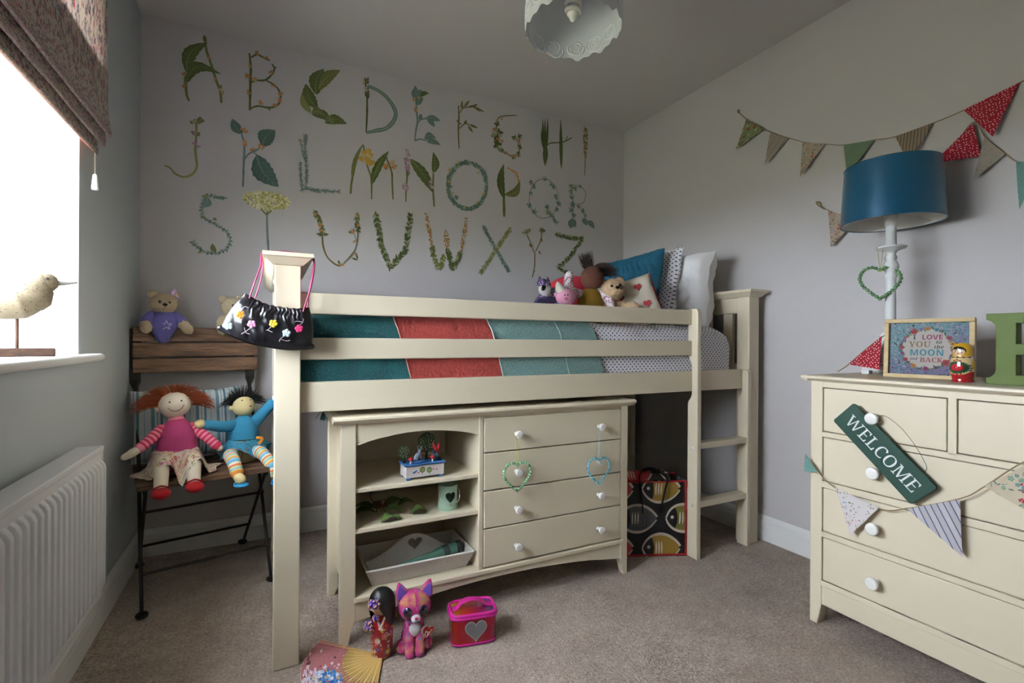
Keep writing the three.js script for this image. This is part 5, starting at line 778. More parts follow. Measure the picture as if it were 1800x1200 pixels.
// ---------------------------------------------------------------- vanity case
{
  const t = thing('vanity_case', 'shiny red and pink vanity case with a silver heart on the carpet', 'case', [1.109, 0, 1.184], -0.18);
  const foil = (list) => canvasTex(512, 256, (g, w, h) => { for (let x = 0; x < w; x += 4) { const k = x / w * (list.length - 1), i = Math.min(Math.floor(k), list.length - 2); g.fillStyle = '#' + new THREE.Color(list[i]).lerp(new THREE.Color(list[i + 1]), k - i).getHexString(); g.fillRect(x, 0, 4, h); } for (let i = 0; i < 2600; i++) { g.fillStyle = pick(['#ffffff30', '#00000028', '#ffd08030']); g.fillRect(rnd(0, w), rnd(0, h), 3, 3); } });
  const W2 = 0.148, D2 = 0.1, HH = 0.088, body = mat('#ffffff', 0.25, { map: foil(['#b83a14', '#b01018', '#a00c2a', '#98104e', '#701458', '#50186a', '#901050', '#b03a14']), metalness: 0.55, clearcoat: 0.5 }), pink = mat('#c41a86', 0.5), lid = mat('#ffffff', 0.25, { map: foil(['#c88a18', '#c83a18', '#b01838', '#7a1460', '#204a8a']), metalness: 0.5, clearcoat: 0.5 });
  const ringPt = (u, w, d, r) => { const a = u * 2 * PI, n = 5, c = Math.cos(a), s = Math.sin(a); return [w / 2 * Math.sign(c) * Math.pow(Math.abs(c), 2 / n), d / 2 * Math.sign(s) * Math.pow(Math.abs(s), 2 / n)]; };
  obj('body', grid((u, v) => { const [x, z] = ringPt(u, W2 * (0.95 + 0.05 * v), D2 * (0.95 + 0.05 * v)); return V(-x, 0.003 + v * (HH - 0.003), z * (1 + 0.03 * Math.sin(PI * v))); }, 96, 12, (u, v) => [u * 2 % 1 * 0.5 + (u > 0.5 ? 0.5 : 0), v]), body, t, { uv: true });
  obj('lid', grid((u, v) => { const [x, z] = ringPt(u, W2 * 0.97, D2 * 0.97); return V(-x * v, HH + 0.012 - 0.004 * v * v, z * v); }, 64, 8, (u, v, p) => [p.x / W2 + 0.5, p.z / D2 + 0.5]), lid, t, { uv: true });
  const loopAt = (y, k) => Array.from({ length: 40 }, (_, i) => { const [x, z] = ringPt(i / 40, W2 * k, D2 * k); return V(x, y, z); });
  obj('zip_band', [limb(loopAt(HH, 1.0), 0.0055, { closed: true, n: 120, seg: 8 }), limb(loopAt(HH + 0.008, 0.97), 0.0055, { closed: true, n: 120, seg: 8 })], pink, t); obj('piping', limb(loopAt(0.005, 0.95), 0.0035, { closed: true, n: 120, seg: 6 }), pink, t);
  obj('handle', limb([[-0.064, HH + 0.01, 0], [-0.05, HH + 0.013, 0], [-0.036, HH + 0.028, 0], [-0.006, HH + 0.037, 0], [0.022, HH + 0.03, 0], [0.044, HH + 0.015, 0], [0.064, HH + 0.01, 0]], 0.0135, { sx: 1, sy: 0.2, n: 50, seg: 10 }), pink, t);
  const glit = pixelTex(256, 256, () => { const n = 110 + 110 * rnd(); return [n, n, n]; }, [0.03, 0.03]);
  obj('heart', at(turn(slab(heartPts(0.066, 0.062), 0.003, 0.001), 0), 0.002, 0.046, D2 / 2 + 0.001), mat('#c9c9cc', 0.4, { map: glit, metalness: 0.4 }), t); obj('heart_edging', wire(heartPts(0.068, 0.064, 60).map(([x, y]) => V(x + 0.002, y + 0.046, D2 / 2 + 0.003)), 0.0014, { closed: true, n: 100 }), mat('#a8a8aa', 0.6), t);
}
// ---------------------------------------------------------------- folding fan on the carpet
{
  const t = thing('folding_fan', 'open bamboo fan with pink blossom painted paper lying on the carpet', 'fan', [0.821, 0.003, 1.166]);
  const a0 = R(225), a1 = R(108), n = 22, r0 = 0.112, r1 = 0.224, bam = mat('#cfae6a', 0.5), bam2 = mat('#bd9a58', 0.5);
  const dir = (a, r, y = 0) => V(Math.cos(a) * r, y, Math.sin(a) * r);
  for (let i = 0; i <= n; i++) {
    const a = lerp(a0, a1, i / n), guard = i === 0 || i === n, g = bx(-0.012, guard ? r1 + 0.004 : r0 + 0.02, 0, guard ? 0.004 : 0.0012, guard ? -0.005 : -0.0035, guard ? 0.005 : 0.0035, guard ? 0.001 : 0);
    obj(guard ? 'guard_stick' : 'stick', at(g.rotateY(-a), 0, 0.002 + (guard ? 0 : 0.0002 * i), 0), i % 2 ? bam : bam2, t);
  }
  const leafTex = canvasTex(1024, 512, (g, w, h) => { g.fillStyle = '#a8686a'; g.fillRect(0, 0, w, h); for (let i = 0; i < 700; i++) { g.fillStyle = pick(['#b07476', '#a06064', '#b87c7c']); g.fillRect(rnd(0, w), rnd(0, h), rnd(20, 90), 2); }
    const blossom = (x, y, s, c) => { g.fillStyle = c; for (let p = 0; p < 5; p++) { const a = p * 1.2566; g.beginPath(); g.arc(x + Math.cos(a) * s, y + Math.sin(a) * s, s * 0.75, 0, 7); g.fill(); } };
    for (let i = 0; i < 90; i++) blossom(rnd(0, w), rnd(0, h), rnd(5, 11), pick(['#d8c4cc', '#c8a8b4', '#8a2038', '#d8c8d0', '#4a2a34']));
    for (let i = 0; i < 260; i++) { const a = rnd(0, 6.28), r = Math.sqrt(rnd()) * 1; blossom(520 + Math.cos(a) * r * 150, 250 + Math.sin(a) * r * 190, rnd(7, 14), pick(['#2a6ab0', '#1f58a0', '#4a8ac8', '#a8c0d8', '#d8dce4', '#2f74bc', '#c8b070'])); }
    for (let i = 0; i < 160; i++) blossom(rnd(330, 720), rnd(330, 500), rnd(5, 10), pick(['#e0d4dc', '#d0bcc8'])); });
  obj('paper_leaf', grid((u, v) => { const a = lerp(a0, a1, u), k = u * n * 2; return dir(a, lerp(r0, r1, v), 0.005 + 0.0035 * (Math.abs((k % 2) - 1) * 2 - 1) * lerp(0.5, 1, v)); }, n * 8, 6, (u, v) => [u, 1 - v]), mat('#ffffff', 0.85, { map: leafTex }), t, { uv: true });
  obj('paper_edge', limb(Array.from({ length: 60 }, (_, i) => dir(lerp(a0, a1, i / 59), r1, 0.006)), 0.0012, { n: 120, seg: 5 }), mat('#d8b8b0', 0.7), t);
  obj('rivet', at(lathe([[0, 0], [0.004, 0], [0.004, 0.008], [0.002, 0.01], [0, 0.01]], 12), 0, 0.002, 0), mat('#8a7a5a', 0.3, { metalness: 0.8 }), t);
}
// ---------------------------------------------------------------- shelf things
{ // music box
  const t = thing('music_box', 'white and blue music box with painted trees and toadstools on the shelf', 'music box', [0.993, 0.49, 1.0], 0.05);
  const front = canvasTex(512, 160, (g, w, h) => { g.fillStyle = '#d4cdca'; g.fillRect(0, 0, w, h); for (let i = 0; i < 200; i++) { g.fillStyle = '#c8c0bc'; g.fillRect(rnd(0, w), rnd(0, h), 30, 1); }
    const tree = (x, y, r, c, l) => { g.fillStyle = '#5a4a2a'; g.fillRect(x - 3, y, 6, 70); g.fillStyle = c; g.beginPath(); g.ellipse(x, y, r, r * 1.1, 0, 0, 7); g.fill(); g.fillStyle = l; for (let i = 0; i < 14; i++) { const a = i * 2.4, q = r * 0.8 * Math.sqrt(i / 14); g.save(); g.translate(x + Math.cos(a) * q, y + Math.sin(a) * q); g.rotate(-0.8); g.beginPath(); g.ellipse(0, 0, 8, 3, 0, 0, 7); g.fill(); g.restore(); } };
    tree(215, 62, 38, '#4a5a1a', '#c9c88a'); tree(310, 78, 36, '#3f5f22', '#c2d08a'); g.fillStyle = '#2a5a98'; g.beginPath(); g.ellipse(108, 88, 26, 14, -0.3, 0, 7); g.fill(); g.beginPath(); g.ellipse(132, 70, 12, 10, 0, 0, 7); g.fill(); g.fillStyle = '#c02a30'; for (const [x, y] of [[160, 104], [365, 78], [412, 88]]) { g.beginPath(); g.arc(x, y, 15, PI, 0); g.fill(); } });
  const fm = mat('#ffffff', 0.5, { map: front }), blue = mat('#3c6ca8', 0.4), wht = mat('#d4cdca', 0.5), redM = mat('#b5161e', 0.35), wh = mat('#e6e2dc', 0.5);
  obj('box', bx(-0.068, 0.068, 0.008, 0.048, -0.034, 0.034, 0.002), wht, t);
  obj('front_print', grid((u, v) => V(lerp(-0.067, 0.067, u), lerp(0.009, 0.047, v), 0.0345), 1, 1), fm, t, { uv: true });
  obj('lid', bx(-0.074, 0.074, 0.048, 0.055, -0.039, 0.039, 0.003), blue, t);
  for (const [x, z] of [[-0.058, 0.026], [0.058, 0.026], [-0.058, -0.026], [0.058, -0.026]]) obj('foot', bx(x - 0.007, x + 0.007, 0, 0.009, z - 0.007, z + 0.007, 0.002), blue, t);
  const leafM = mat('#a8ab98', 0.6), crown = mat('#33401a', 0.6), trunk = mat('#241c14', 0.7);
  const tree = (x, y, z, r) => { const T = obj('tree', at(lathe([[0, -0.004], [r * 0.9, -0.004], [r, 0], [r * 0.9, 0.004], [0, 0.004]], 32).rotateX(PI / 2).scale(1, 1.08, 1), x, y, z), crown, t); obj('trunk', rod(V(x, 0.055, z), V(x, y, z + 0.003), 0.004, 0.002), trunk, T); const L = []; const nl = r < 0.025 ? 15 : 26; for (let i = 0; i < nl; i++) { const a = i * 2.4, q = r * 0.86 * Math.sqrt((i + 0.5) / nl); L.push(at(ball(r * 0.11, r * 0.045, 0.0012, 0, 0, 0, 8, 5).rotateZ(Math.atan2(Math.sin(a) * q + r * 0.8, Math.cos(a) * q)), x + Math.cos(a) * q, y + Math.sin(a) * q * 1.05, z + 0.0046)); } obj('painted_leaves', L, leafM, T).userData.kind = 'stuff'; };
  tree(-0.066, 0.092, 0.005, 0.0215); tree(0.02, 0.114, -0.012, 0.033);
  const shroom = (x, z, h) => { const s = obj('toadstool', at(lathe([[0, h], [0.0075, h], [0.008, h + 0.004], [0.0055, h + 0.009], [0, h + 0.011]], 18), x, 0.055, z), redM, t); obj('stalk', rod(V(x, 0.055, z), V(x, 0.057 + h, z), 0.0026, 0.002), wh, s); obj('spots', [[0, 0.007], [0.005, 0.003], [-0.005, 0.003]].map(([dx, dy]) => ball(0.0013, 0.0013, 0.0013, x + dx, 0.055 + h + dy, z + 0.0045, 6, 5)), wh, s); };
  shroom(-0.05, 0.026, 0.011); shroom(0.026, 0.03, 0.012); shroom(-0.006, 0.0, 0.028);
  const grey = mat('#7d8a9a', 0.5); const pond = obj('figure', [at(lathe([[0, 0], [0.022, 0.001], [0.024, 0.005], [0.02, 0.006], [0, 0.005]], 24), -0.02, 0.055, 0.012)], blue, t);
  obj('rabbit', [limb([[-0.026, 0.062, 0.012], [-0.024, 0.074, 0.012], [-0.017, 0.083, 0.014]], [0.01, 0.009, 0.006]), ball(0.007, 0.007, 0.007, -0.015, 0.09, 0.015), limb([[-0.018, 0.094, 0.014], [-0.02, 0.106, 0.013]], [0.002, 0.0025]), limb([[-0.012, 0.094, 0.015], [-0.008, 0.104, 0.015]], [0.002, 0.0025])], grey, pond);
  const house = obj('stump', [bx(0.035, 0.055, 0.055, 0.078, -0.012, 0.014, 0.002), ball(0.008, 0.006, 0.008, 0.043, 0.082, 0)], mat('#46505c', 0.6), t);
  obj('fox', [limb([[0.04, 0.1, 0.008], [0.048, 0.092, 0.012], [0.055, 0.098, 0.012], [0.06, 0.112, 0.01]], [0.006, 0.008, 0.006, 0.003]), limb([[0.04, 0.1, 0.008], [0.037, 0.116, 0.008]], [0.007, 0.003]), ball(0.004, 0.004, 0.004, 0.052, 0.082, 0.014)], mat('#9a1620', 0.5), t);
}
{ // punched tin lantern
  const t = thing('tin_lantern', 'pale green tin tea light holder with a heart cutout on the middle shelf', 'lantern', [1.09, 0.361, 0.99], 0.0);
  const tin = mat('#a9c4ac', 0.4, { clearcoat: 0.3 }), r = 0.034, h = 0.088, sh = heartPts(0.04, 0.042, 60).map(([x, y]) => new THREE.Vector2(x, y + 0.046));
  // cylinder wall with a heart hole: a flat sheet with the hole, finely cut, rolled round
  const N = 90, wallPos = [], inside = (x, y) => { let c = false; for (let i = 0, j = sh.length - 1; i < sh.length; j = i++) if ((sh[i].y > y) !== (sh[j].y > y) && x < (sh[j].x - sh[i].x) * (y - sh[i].y) / (sh[j].y - sh[i].y) + sh[i].x) c = !c; return c; };
  const wall = (rr, flip) => { const s = new THREE.Shape([[-PI * r, 0], [PI * r, 0], [PI * r, h], [-PI * r, h]].map(([x, y]) => new THREE.Vector2(x, y))); const parts = []; const cell = 2 * PI * r / N, rows = 44; for (let i = 0; i < N; i++) for (let j = 0; j < rows; j++) { const x0 = -PI * r + i * cell, y0 = j * h / rows, xc = x0 + cell / 2, yc = y0 + h / rows / 2; if (inside(xc, yc)) continue; const q = (x, y) => V(Math.sin(x / r) * rr, y, Math.cos(x / r) * rr), a = q(x0, y0), b = q(x0 + cell, y0), c = q(x0 + cell, y0 + h / rows), d = q(x0, y0 + h / rows); for (const v of flip ? [a, c, b, a, d, c] : [a, b, c, a, c, d]) wallPos.push(v.x, v.y, v.z); } };
  wall(r, false); wall(r - 0.0012, true);
  const g = new THREE.BufferGeometry(); g.setAttribute('position', new THREE.Float32BufferAttribute(wallPos, 3)); const nn = []; for (let i = 0; i < wallPos.length; i += 3) { const l = Math.hypot(wallPos[i], wallPos[i + 2]), s = l > r - 0.0006 ? 1 : -1; nn.push(s * wallPos[i] / l, 0, s * wallPos[i + 2] / l); } g.setAttribute('normal', new THREE.Float32BufferAttribute(nn, 3));
  const b = obj('can', [g, at(new THREE.CylinderGeometry(r, r, 0.002, 36), 0, 0.001, 0), at(turn(new THREE.TorusGeometry(r, 0.0016, 6, 40), PI / 2), 0, h, 0), at(turn(new THREE.TorusGeometry(r, 0.0014, 6, 40), PI / 2), 0, 0.008, 0)], tin, t);
  obj('punched_dots', heartPts(0.05, 0.052, 34).map(([x, y]) => { const a = x / r; return ball(0.0011, 0.0011, 0.0011, Math.sin(a) * r, y + 0.046, Math.cos(a) * r, 6, 4); }), mat('#5a6a5c', 0.6), b).userData.kind = 'stuff';
  obj('handle', wire([[0.034, h - 0.004, 0], [0.04, 0.06, 0.012], [0.034, 0.035, 0.026], [0.012, 0.026, 0.037], [-0.014, 0.03, 0.036], [-0.034, 0.05, 0.016], [-0.035, h - 0.004, 0]], 0.0013, { n: 50 }), mat('#cfd6ce', 0.3, { metalness: 0.5 }), t);
}
{ // felt leaves
  const t = thing('leaf_garland', 'green felt leaf garland with dried twine knot on the middle shelf', 'garland', [0.88, 0.361, 0.98]);
  const S = (g) => at(g, -0.88, -0.361, -0.98), felt = mat('#ffffff', 0.9, { map: pixelTex(256, 256, (u, v) => { const n = 20 * loop(u, v, 20, 2), s = rnd() > 0.985 ? 70 : 0; return [88 + n + s, 116 + n + s, 52 + n + s]; }, [0.06, 0.06]) });
  const leaf = (x0, z0, x1, z1, w, y, lift) => { const d = V(x1 - x0, 0, z1 - z0), L = d.length(), p = V(-d.z, 0, d.x).normalize(); obj('leaf', S([1, -1].map((s) => { const g = grid((u, v) => { const q = (v - 0.5) * 2, ww = w * Math.pow(Math.sin(PI * Math.pow(u, 0.8)), 0.8), c = V(x0, y, z0).addScaledVector(d, u).addScaledVector(p, q * ww / 2); c.y += lift * Math.sin(PI * u) + 0.006 * Math.abs(q) * Math.sin(PI * u) - (s < 0 ? 0.0018 : 0); return c; }, 20, 8); if (s < 0) { const ix = g.index.array; for (let i = 0; i < ix.length; i += 3) [ix[i], ix[i + 1]] = [ix[i + 1], ix[i]]; g.computeVertexNormals(); } return g; })), felt, t); };
  leaf(0.845, 0.945, 0.765, 0.95, 0.055, 0.372, 0.012); leaf(0.84, 0.94, 0.775, 0.905, 0.045, 0.385, 0.008); leaf(0.875, 0.935, 0.955, 0.915, 0.05, 0.385, 0.012); leaf(0.87, 0.96, 0.93, 0.985, 0.055, 0.374, 0.012); leaf(0.9, 1.022, 0.845, 1.036, 0.046, 0.367, 0.012); leaf(0.952, 0.997, 1.01, 1.006, 0.05, 0.367, 0.014); leaf(0.89, 1.03, 0.914, 1.036, 0.026, 0.367, 0.004); leaf(0.925, 0.93, 0.985, 0.93, 0.045, 0.378, 0.012);
  const k = []; for (let i = 0; i < 26; i++) { const a = rnd(0, 6.28), r = rnd(0.01, 0.035); k.push(wire([[0.856 + rnd(-0.01, 0.01), 0.382, 0.94 + rnd(-0.01, 0.01)], [0.856 + Math.cos(a) * r * 0.6, 0.385 + rnd(0, 0.025), 0.94 + Math.sin(a) * r * 0.6], [0.856 + Math.cos(a) * r, 0.372 + rnd(-0.004, 0.02), 0.94 + Math.sin(a) * r]], 0.0015, { n: 8, seg: 5 })); }
  obj('twine_knot', S(k), mat('#6e4a24', 0.9), t);
  obj('hanging_loop', S(wire([[0.85, 0.39, 0.92], [0.835, 0.41, 0.9], [0.838, 0.44, 0.89], [0.842, 0.42, 0.9]], 0.0012, { n: 20 })), mat('#4a3a24', 0.9), t);
}
{ // wooden trug
  const t = thing('wooden_trug', 'whitewashed wooden trug with a heart handle on the bottom shelf', 'trug', [0.99, 0.147, 0.925]);
  const S = (g) => at(g, -0.99, -0.147, -0.925), wp = mat('#ffffff', 0.7, { map: pixelTex(512, 512, (u, v) => { const n = loop(u * 0.3, v, 50, 6) + 0.6 * loop(u, v, 9, 3), d = n > 0.55 ? -70 : 0; return [218 + d + 8 * n, 214 + d + 8 * n, 206 + d + 8 * n]; }, [0.2, 0.2]) });
  const board = (a, b, c, d, nrm, th = 0.008) => { const P = [a, b, c, d], Q = P.map((p) => p.clone().addScaledVector(nrm, -th)), f = (i, j, k, l, A) => [A[i], A[j], A[k], A[i], A[k], A[l]], v = [...f(0, 1, 2, 3, P), ...f(3, 2, 1, 0, Q)]; for (let i = 0; i < 4; i++) { const j = (i + 1) % 4; v.push(P[i], Q[i], Q[j], P[i], Q[j], P[j]); } const g = new THREE.BufferGeometry(); g.setAttribute('position', new THREE.Float32BufferAttribute(v.flatMap((p) => [p.x, p.y, p.z]), 3)); g.computeVertexNormals(); return g; };
  const y0 = 0.149, y1 = 0.21, b = { x0: 0.822, x1: 1.152, z0: 0.85, z1: 1.012 }, u = { x0: 0.797, x1: 1.178, z0: 0.815, z1: 1.042 };
  obj('front_board', S(board(V(b.x0, y0, b.z1), V(b.x1, y0, b.z1), V(u.x1, y1, u.z1), V(u.x0, y1, u.z1), V(0, -0.3, 0.95))), wp, t);
  obj('back_board', S(board(V(b.x1, y0, b.z0), V(b.x0, y0, b.z0), V(u.x0, y1, u.z0), V(u.x1, y1, u.z0), V(0, -0.3, -0.95))), wp, t);
  obj('end_board', S(board(V(b.x0, y0, b.z0), V(b.x0, y0, b.z1), V(u.x0, y1, u.z1), V(u.x0, y1, u.z0), V(-0.95, -0.3, 0))), wp, t); obj('end_board', S(board(V(b.x1, y0, b.z1), V(b.x1, y0, b.z0), V(u.x1, y1, u.z0), V(u.x1, y1, u.z1), V(0.95, -0.3, 0))), wp, t);
  obj('base_board', S(bx(b.x0, b.x1, 0.148, 0.156, b.z0, b.z1, 0.001)), wp, t);
  const pr = [[0.83, 0.152], [1.145, 0.152], [1.16, 0.2]]; for (let i = 0; i <= 20; i++) { const k = i / 20; pr.push([lerp(1.15, 0.82, k), 0.196 + 0.068 * Math.pow(Math.sin(PI * k), 2.2)]); } pr.push([0.815, 0.195]);
  obj('handle_board', S(at(slab(pr, 0.01, 0.0015, [heartPts(0.052, 0.044, 36).map(([x, y]) => [x + 0.99, y + 0.227])]), 0, 0, 0.915)), wp, t);
}
{ const t = thing('green_torch', 'pale green torch with a black end lying in the wooden trug', 'torch', [1.045, 0.192, 0.97], 0.0);
  const gm = mat('#5f8a78', 0.4), tilt = (g) => (Array.isArray(g) ? g : [g]).map((q) => q.scale(1.15, 1.15, 1.15).rotateZ(0.1).rotateY(0.1));
  obj('barrel', tilt(lathe([[0, -0.11], [0.01, -0.11], [0.011, -0.05], [0.013, 0.0], [0.018, 0.02], [0.0185, 0.075], [0.017, 0.08], [0, 0.08]], 24).rotateZ(-PI / 2)), gm, t); obj('cap', tilt(lathe([[0, 0.078], [0.0195, 0.078], [0.0195, 0.094], [0.015, 0.096], [0.014, 0.09], [0, 0.09]], 24).rotateZ(-PI / 2)), mat('#17171a', 0.4), t); obj('collar_band', tilt([lathe([[0.0188, 0.03], [0.0194, 0.031], [0.0194, 0.05], [0.0188, 0.051]], 24).rotateZ(-PI / 2)]), mat('#3a4a48', 0.5), t);
}
// ---------------------------------------------------------------- toys along the bed
seed(61);
teddy('teddy_bear', 'curly beige teddy with a flowered ear beside the heart cushion', [1.84, 1.05, 0.965], -0.35, 1.08, '#d0b08c', { curl: 0.0045, curlF: 85, tilt: 0.12, nod: -0.2, arms: [[[-0.036, 0.07, 0.005], [-0.055, 0.05, 0.02], [-0.06, 0.025, 0.03]], [[0.036, 0.065, 0.01], [0.062, 0.058, 0.026], [0.078, 0.056, 0.036]]], legs: [[[-0.025, 0.01, 0.02], [-0.03, 0.008, 0.035], [-0.034, 0.008, 0.04]], [[0.025, 0.01, 0.02], [0.03, 0.008, 0.035], [0.034, 0.008, 0.04]]] });
const liberty = cloth(sprigs('#d8cfd0', ['#b02838', '#c04a6a', '#8a2a4a', '#d87a90', '#3a4a6a'], 0.08, 150, 15, '#5a5a6a'));
{ // dark-skinned rag doll
  const t = thing('rag_doll', 'brown skinned rag doll with dark tufted hair in an ochre knitted skirt', 'doll', [1.755, 1.045, 0.925], -0.45);
  const skin = mat('#5a3526', 0.9, { bumpMap: weave, bumpScale: 0.0004 });
  obj('body', [limb([[0, 0.02, 0], [0, 0.09, 0], [0, 0.145, 0]], [0.05, 0.042, 0.016], { seg: 18 })], skin, t);
  const head = obj('head', ball(0.05, 0.052, 0.046, 0.006, 0.192, 0.01, 28, 20), skin, t);
  for (const u of [-0.4, 0.42]) obj('eye', ball(0.003, 0.003, 0.002, 0.006 + 0.05 * u, 0.192 + 0.052 * 0.38, 0.01 + 0.046 * Math.sqrt(1 - u * u - 0.145) + 0.001), thread, head);
  obj('mouth', ball(0.004, 0.0025, 0.0015, 0.004, 0.178, 0.055), mat('#8a3a30', 0.8), head);
  const hair = []; for (let i = 0; i < 380; i++) { const left = i % 2, a = left ? rnd(1.5, 2.3) : rnd(0.1, 1.5), f = rnd(-0.8, 0.5), p = V(0.006 + Math.cos(a) * 0.046, 0.192 + Math.sin(a) * 0.049, 0.01 + f * 0.03); hair.push(strand(p, left ? V(-0.35 + rnd(-0.4, 0.4), 1, 0.1 * f) : V(1.2 + rnd(-0.2, 0.3), 0.35 + rnd(-0.3, 0.3), f * 0.3), left ? rnd(0.04, 0.075) : rnd(0.04, 0.09), 0.0013, left ? 0 : 0.3)); }
  obj('hair', hair, mat('#2a1710', 0.6), head);
  obj('blouse', limb([[0, 0.07, 0], [0, 0.1, 0], [0, 0.135, 0.002]], [0.052, 0.05, 0.026], { seg: 20, caps: false }), liberty, t);
  obj('sleeve', limb([[-0.045, 0.12, 0.01], [-0.09, 0.135, 0.03], [-0.1, 0.175, 0.035], [-0.095, 0.2, 0.03]], [0.022, 0.021, 0.02, 0.018], { seg: 14 }), liberty, t); obj('sleeve', limb([[0.045, 0.12, 0.01], [0.075, 0.095, 0.03], [0.08, 0.06, 0.045]], [0.022, 0.02, 0.018], { seg: 14 }), liberty, t);
  obj('skirt', limb([[0, 0.0, 0.004], [0, 0.04, 0.004], [0, 0.08, 0.002], [0, 0.096, 0.001]], [0.056, 0.066, 0.063, 0.056], { seg: 28 }), knit('#8a6a14'), t);
}
{ // pink soft toy
  const t = thing('soft_toy', 'pink knitted soft toy head with a grey felt hat next to the rag doll', 'soft toy', [1.6, 1.05, 0.965], -0.3);
  const pk = knit('#cf8fa6');
  obj('body', [limb([[0, 0.01, 0], [0, 0.05, 0], [0, 0.07, 0]], [0.04, 0.038, 0.02], { seg: 20 })], liberty, t); const h = obj('head', [ball(0.043, 0.037, 0.038, 0, 0.093, 0.004, 28, 20), ball(0.01, 0.012, 0.008, -0.04, 0.105, 0.01), ball(0.01, 0.012, 0.008, 0.04, 0.105, 0.01)], pk, t);
  for (const s of [-1, 1]) obj('eye', ball(0.0025, 0.0035, 0.002, s * 0.006 - 0.006, 0.1, 0.0415), thread, h); obj('nose', ball(0.008, 0.006, 0.004, -0.006, 0.085, 0.041), mat('#b5657f', 0.8), h);
  obj('hat', at(turn(lathe([[0.028, 0], [0.025, 0.01], [0.01, 0.036], [0, 0.046]], 24), 0, 0, 0.35), -0.018, 0.116, 0), mat('#b8b0a0', 0.95), h);
}
{ // striped and printed owl
  const t = thing('patchwork_owl', 'patchwork owl toy with big black eyes at the end of the row', 'soft toy', [1.535, 1.05, 0.93], -0.1);
  const body = cloth(sprigs('#3d3556', ['#cfc8cc', '#b02838', '#8a7aa8', '#d8d0d0'], 0.07, 90, 16, '#6a5a88')), stripe = cloth(stripes([['#b02030', 3], ['#3a9ac8', 2], ['#c04a30', 3], ['#3a2a58', 2]], 0.075)), grey = mat('#a39a98', 0.95);
  const tri = [[-0.085, 0], [0.06, 0], [0.05, 0.08], [0.035, 0.125], [-0.005, 0.128], [-0.05, 0.075]];
  obj('body', at(slab(tri, 0.05, 0.02), 0, 0.01, -0.025), body, t); obj('belly', at(slab([[-0.075, 0.0], [0.055, 0.0], [0.05, 0.062], [-0.06, 0.05]], 0.012, 0.004), 0, 0.01, 0.02), stripe, t);
  obj('tummy_band', at(slab([[-0.068, 0.052], [0.052, 0.064], [0.049, 0.085], [-0.05, 0.076]], 0.01, 0.003), 0, 0.01, 0.021), mat('#2f2748', 0.9), t);
  const h = obj('head', at(turn(ball(0.032, 0.026, 0.026, 0, 0, 0, 24, 18), 0, 0, -0.5), -0.012, 0.12, 0.014), grey, t);
  obj('cap', at(turn(ball(0.03, 0.022, 0.026, 0, 0, 0, 20, 14), 0, 0, -0.3), -0.018, 0.146, 0.008), body, h);
  for (const s of [-1, 1]) { obj('eye', at(turn(ball(0.01, 0.0125, 0.006, 0, 0, 0), 0, 0, -0.5), -0.014 + s * 0.017, 0.122 - s * 0.006, 0.034 - (s > 0 ? 0.002 : 0)), mat('#0d0b0c', 0.2), h); obj('tuft', at(lathe([[0.01, 0], [0.006, 0.012], [0, 0.024]], 16), -0.018 + s * 0.018, 0.156, 0.006), mat('#4a3a5a', 0.9), h); }
}
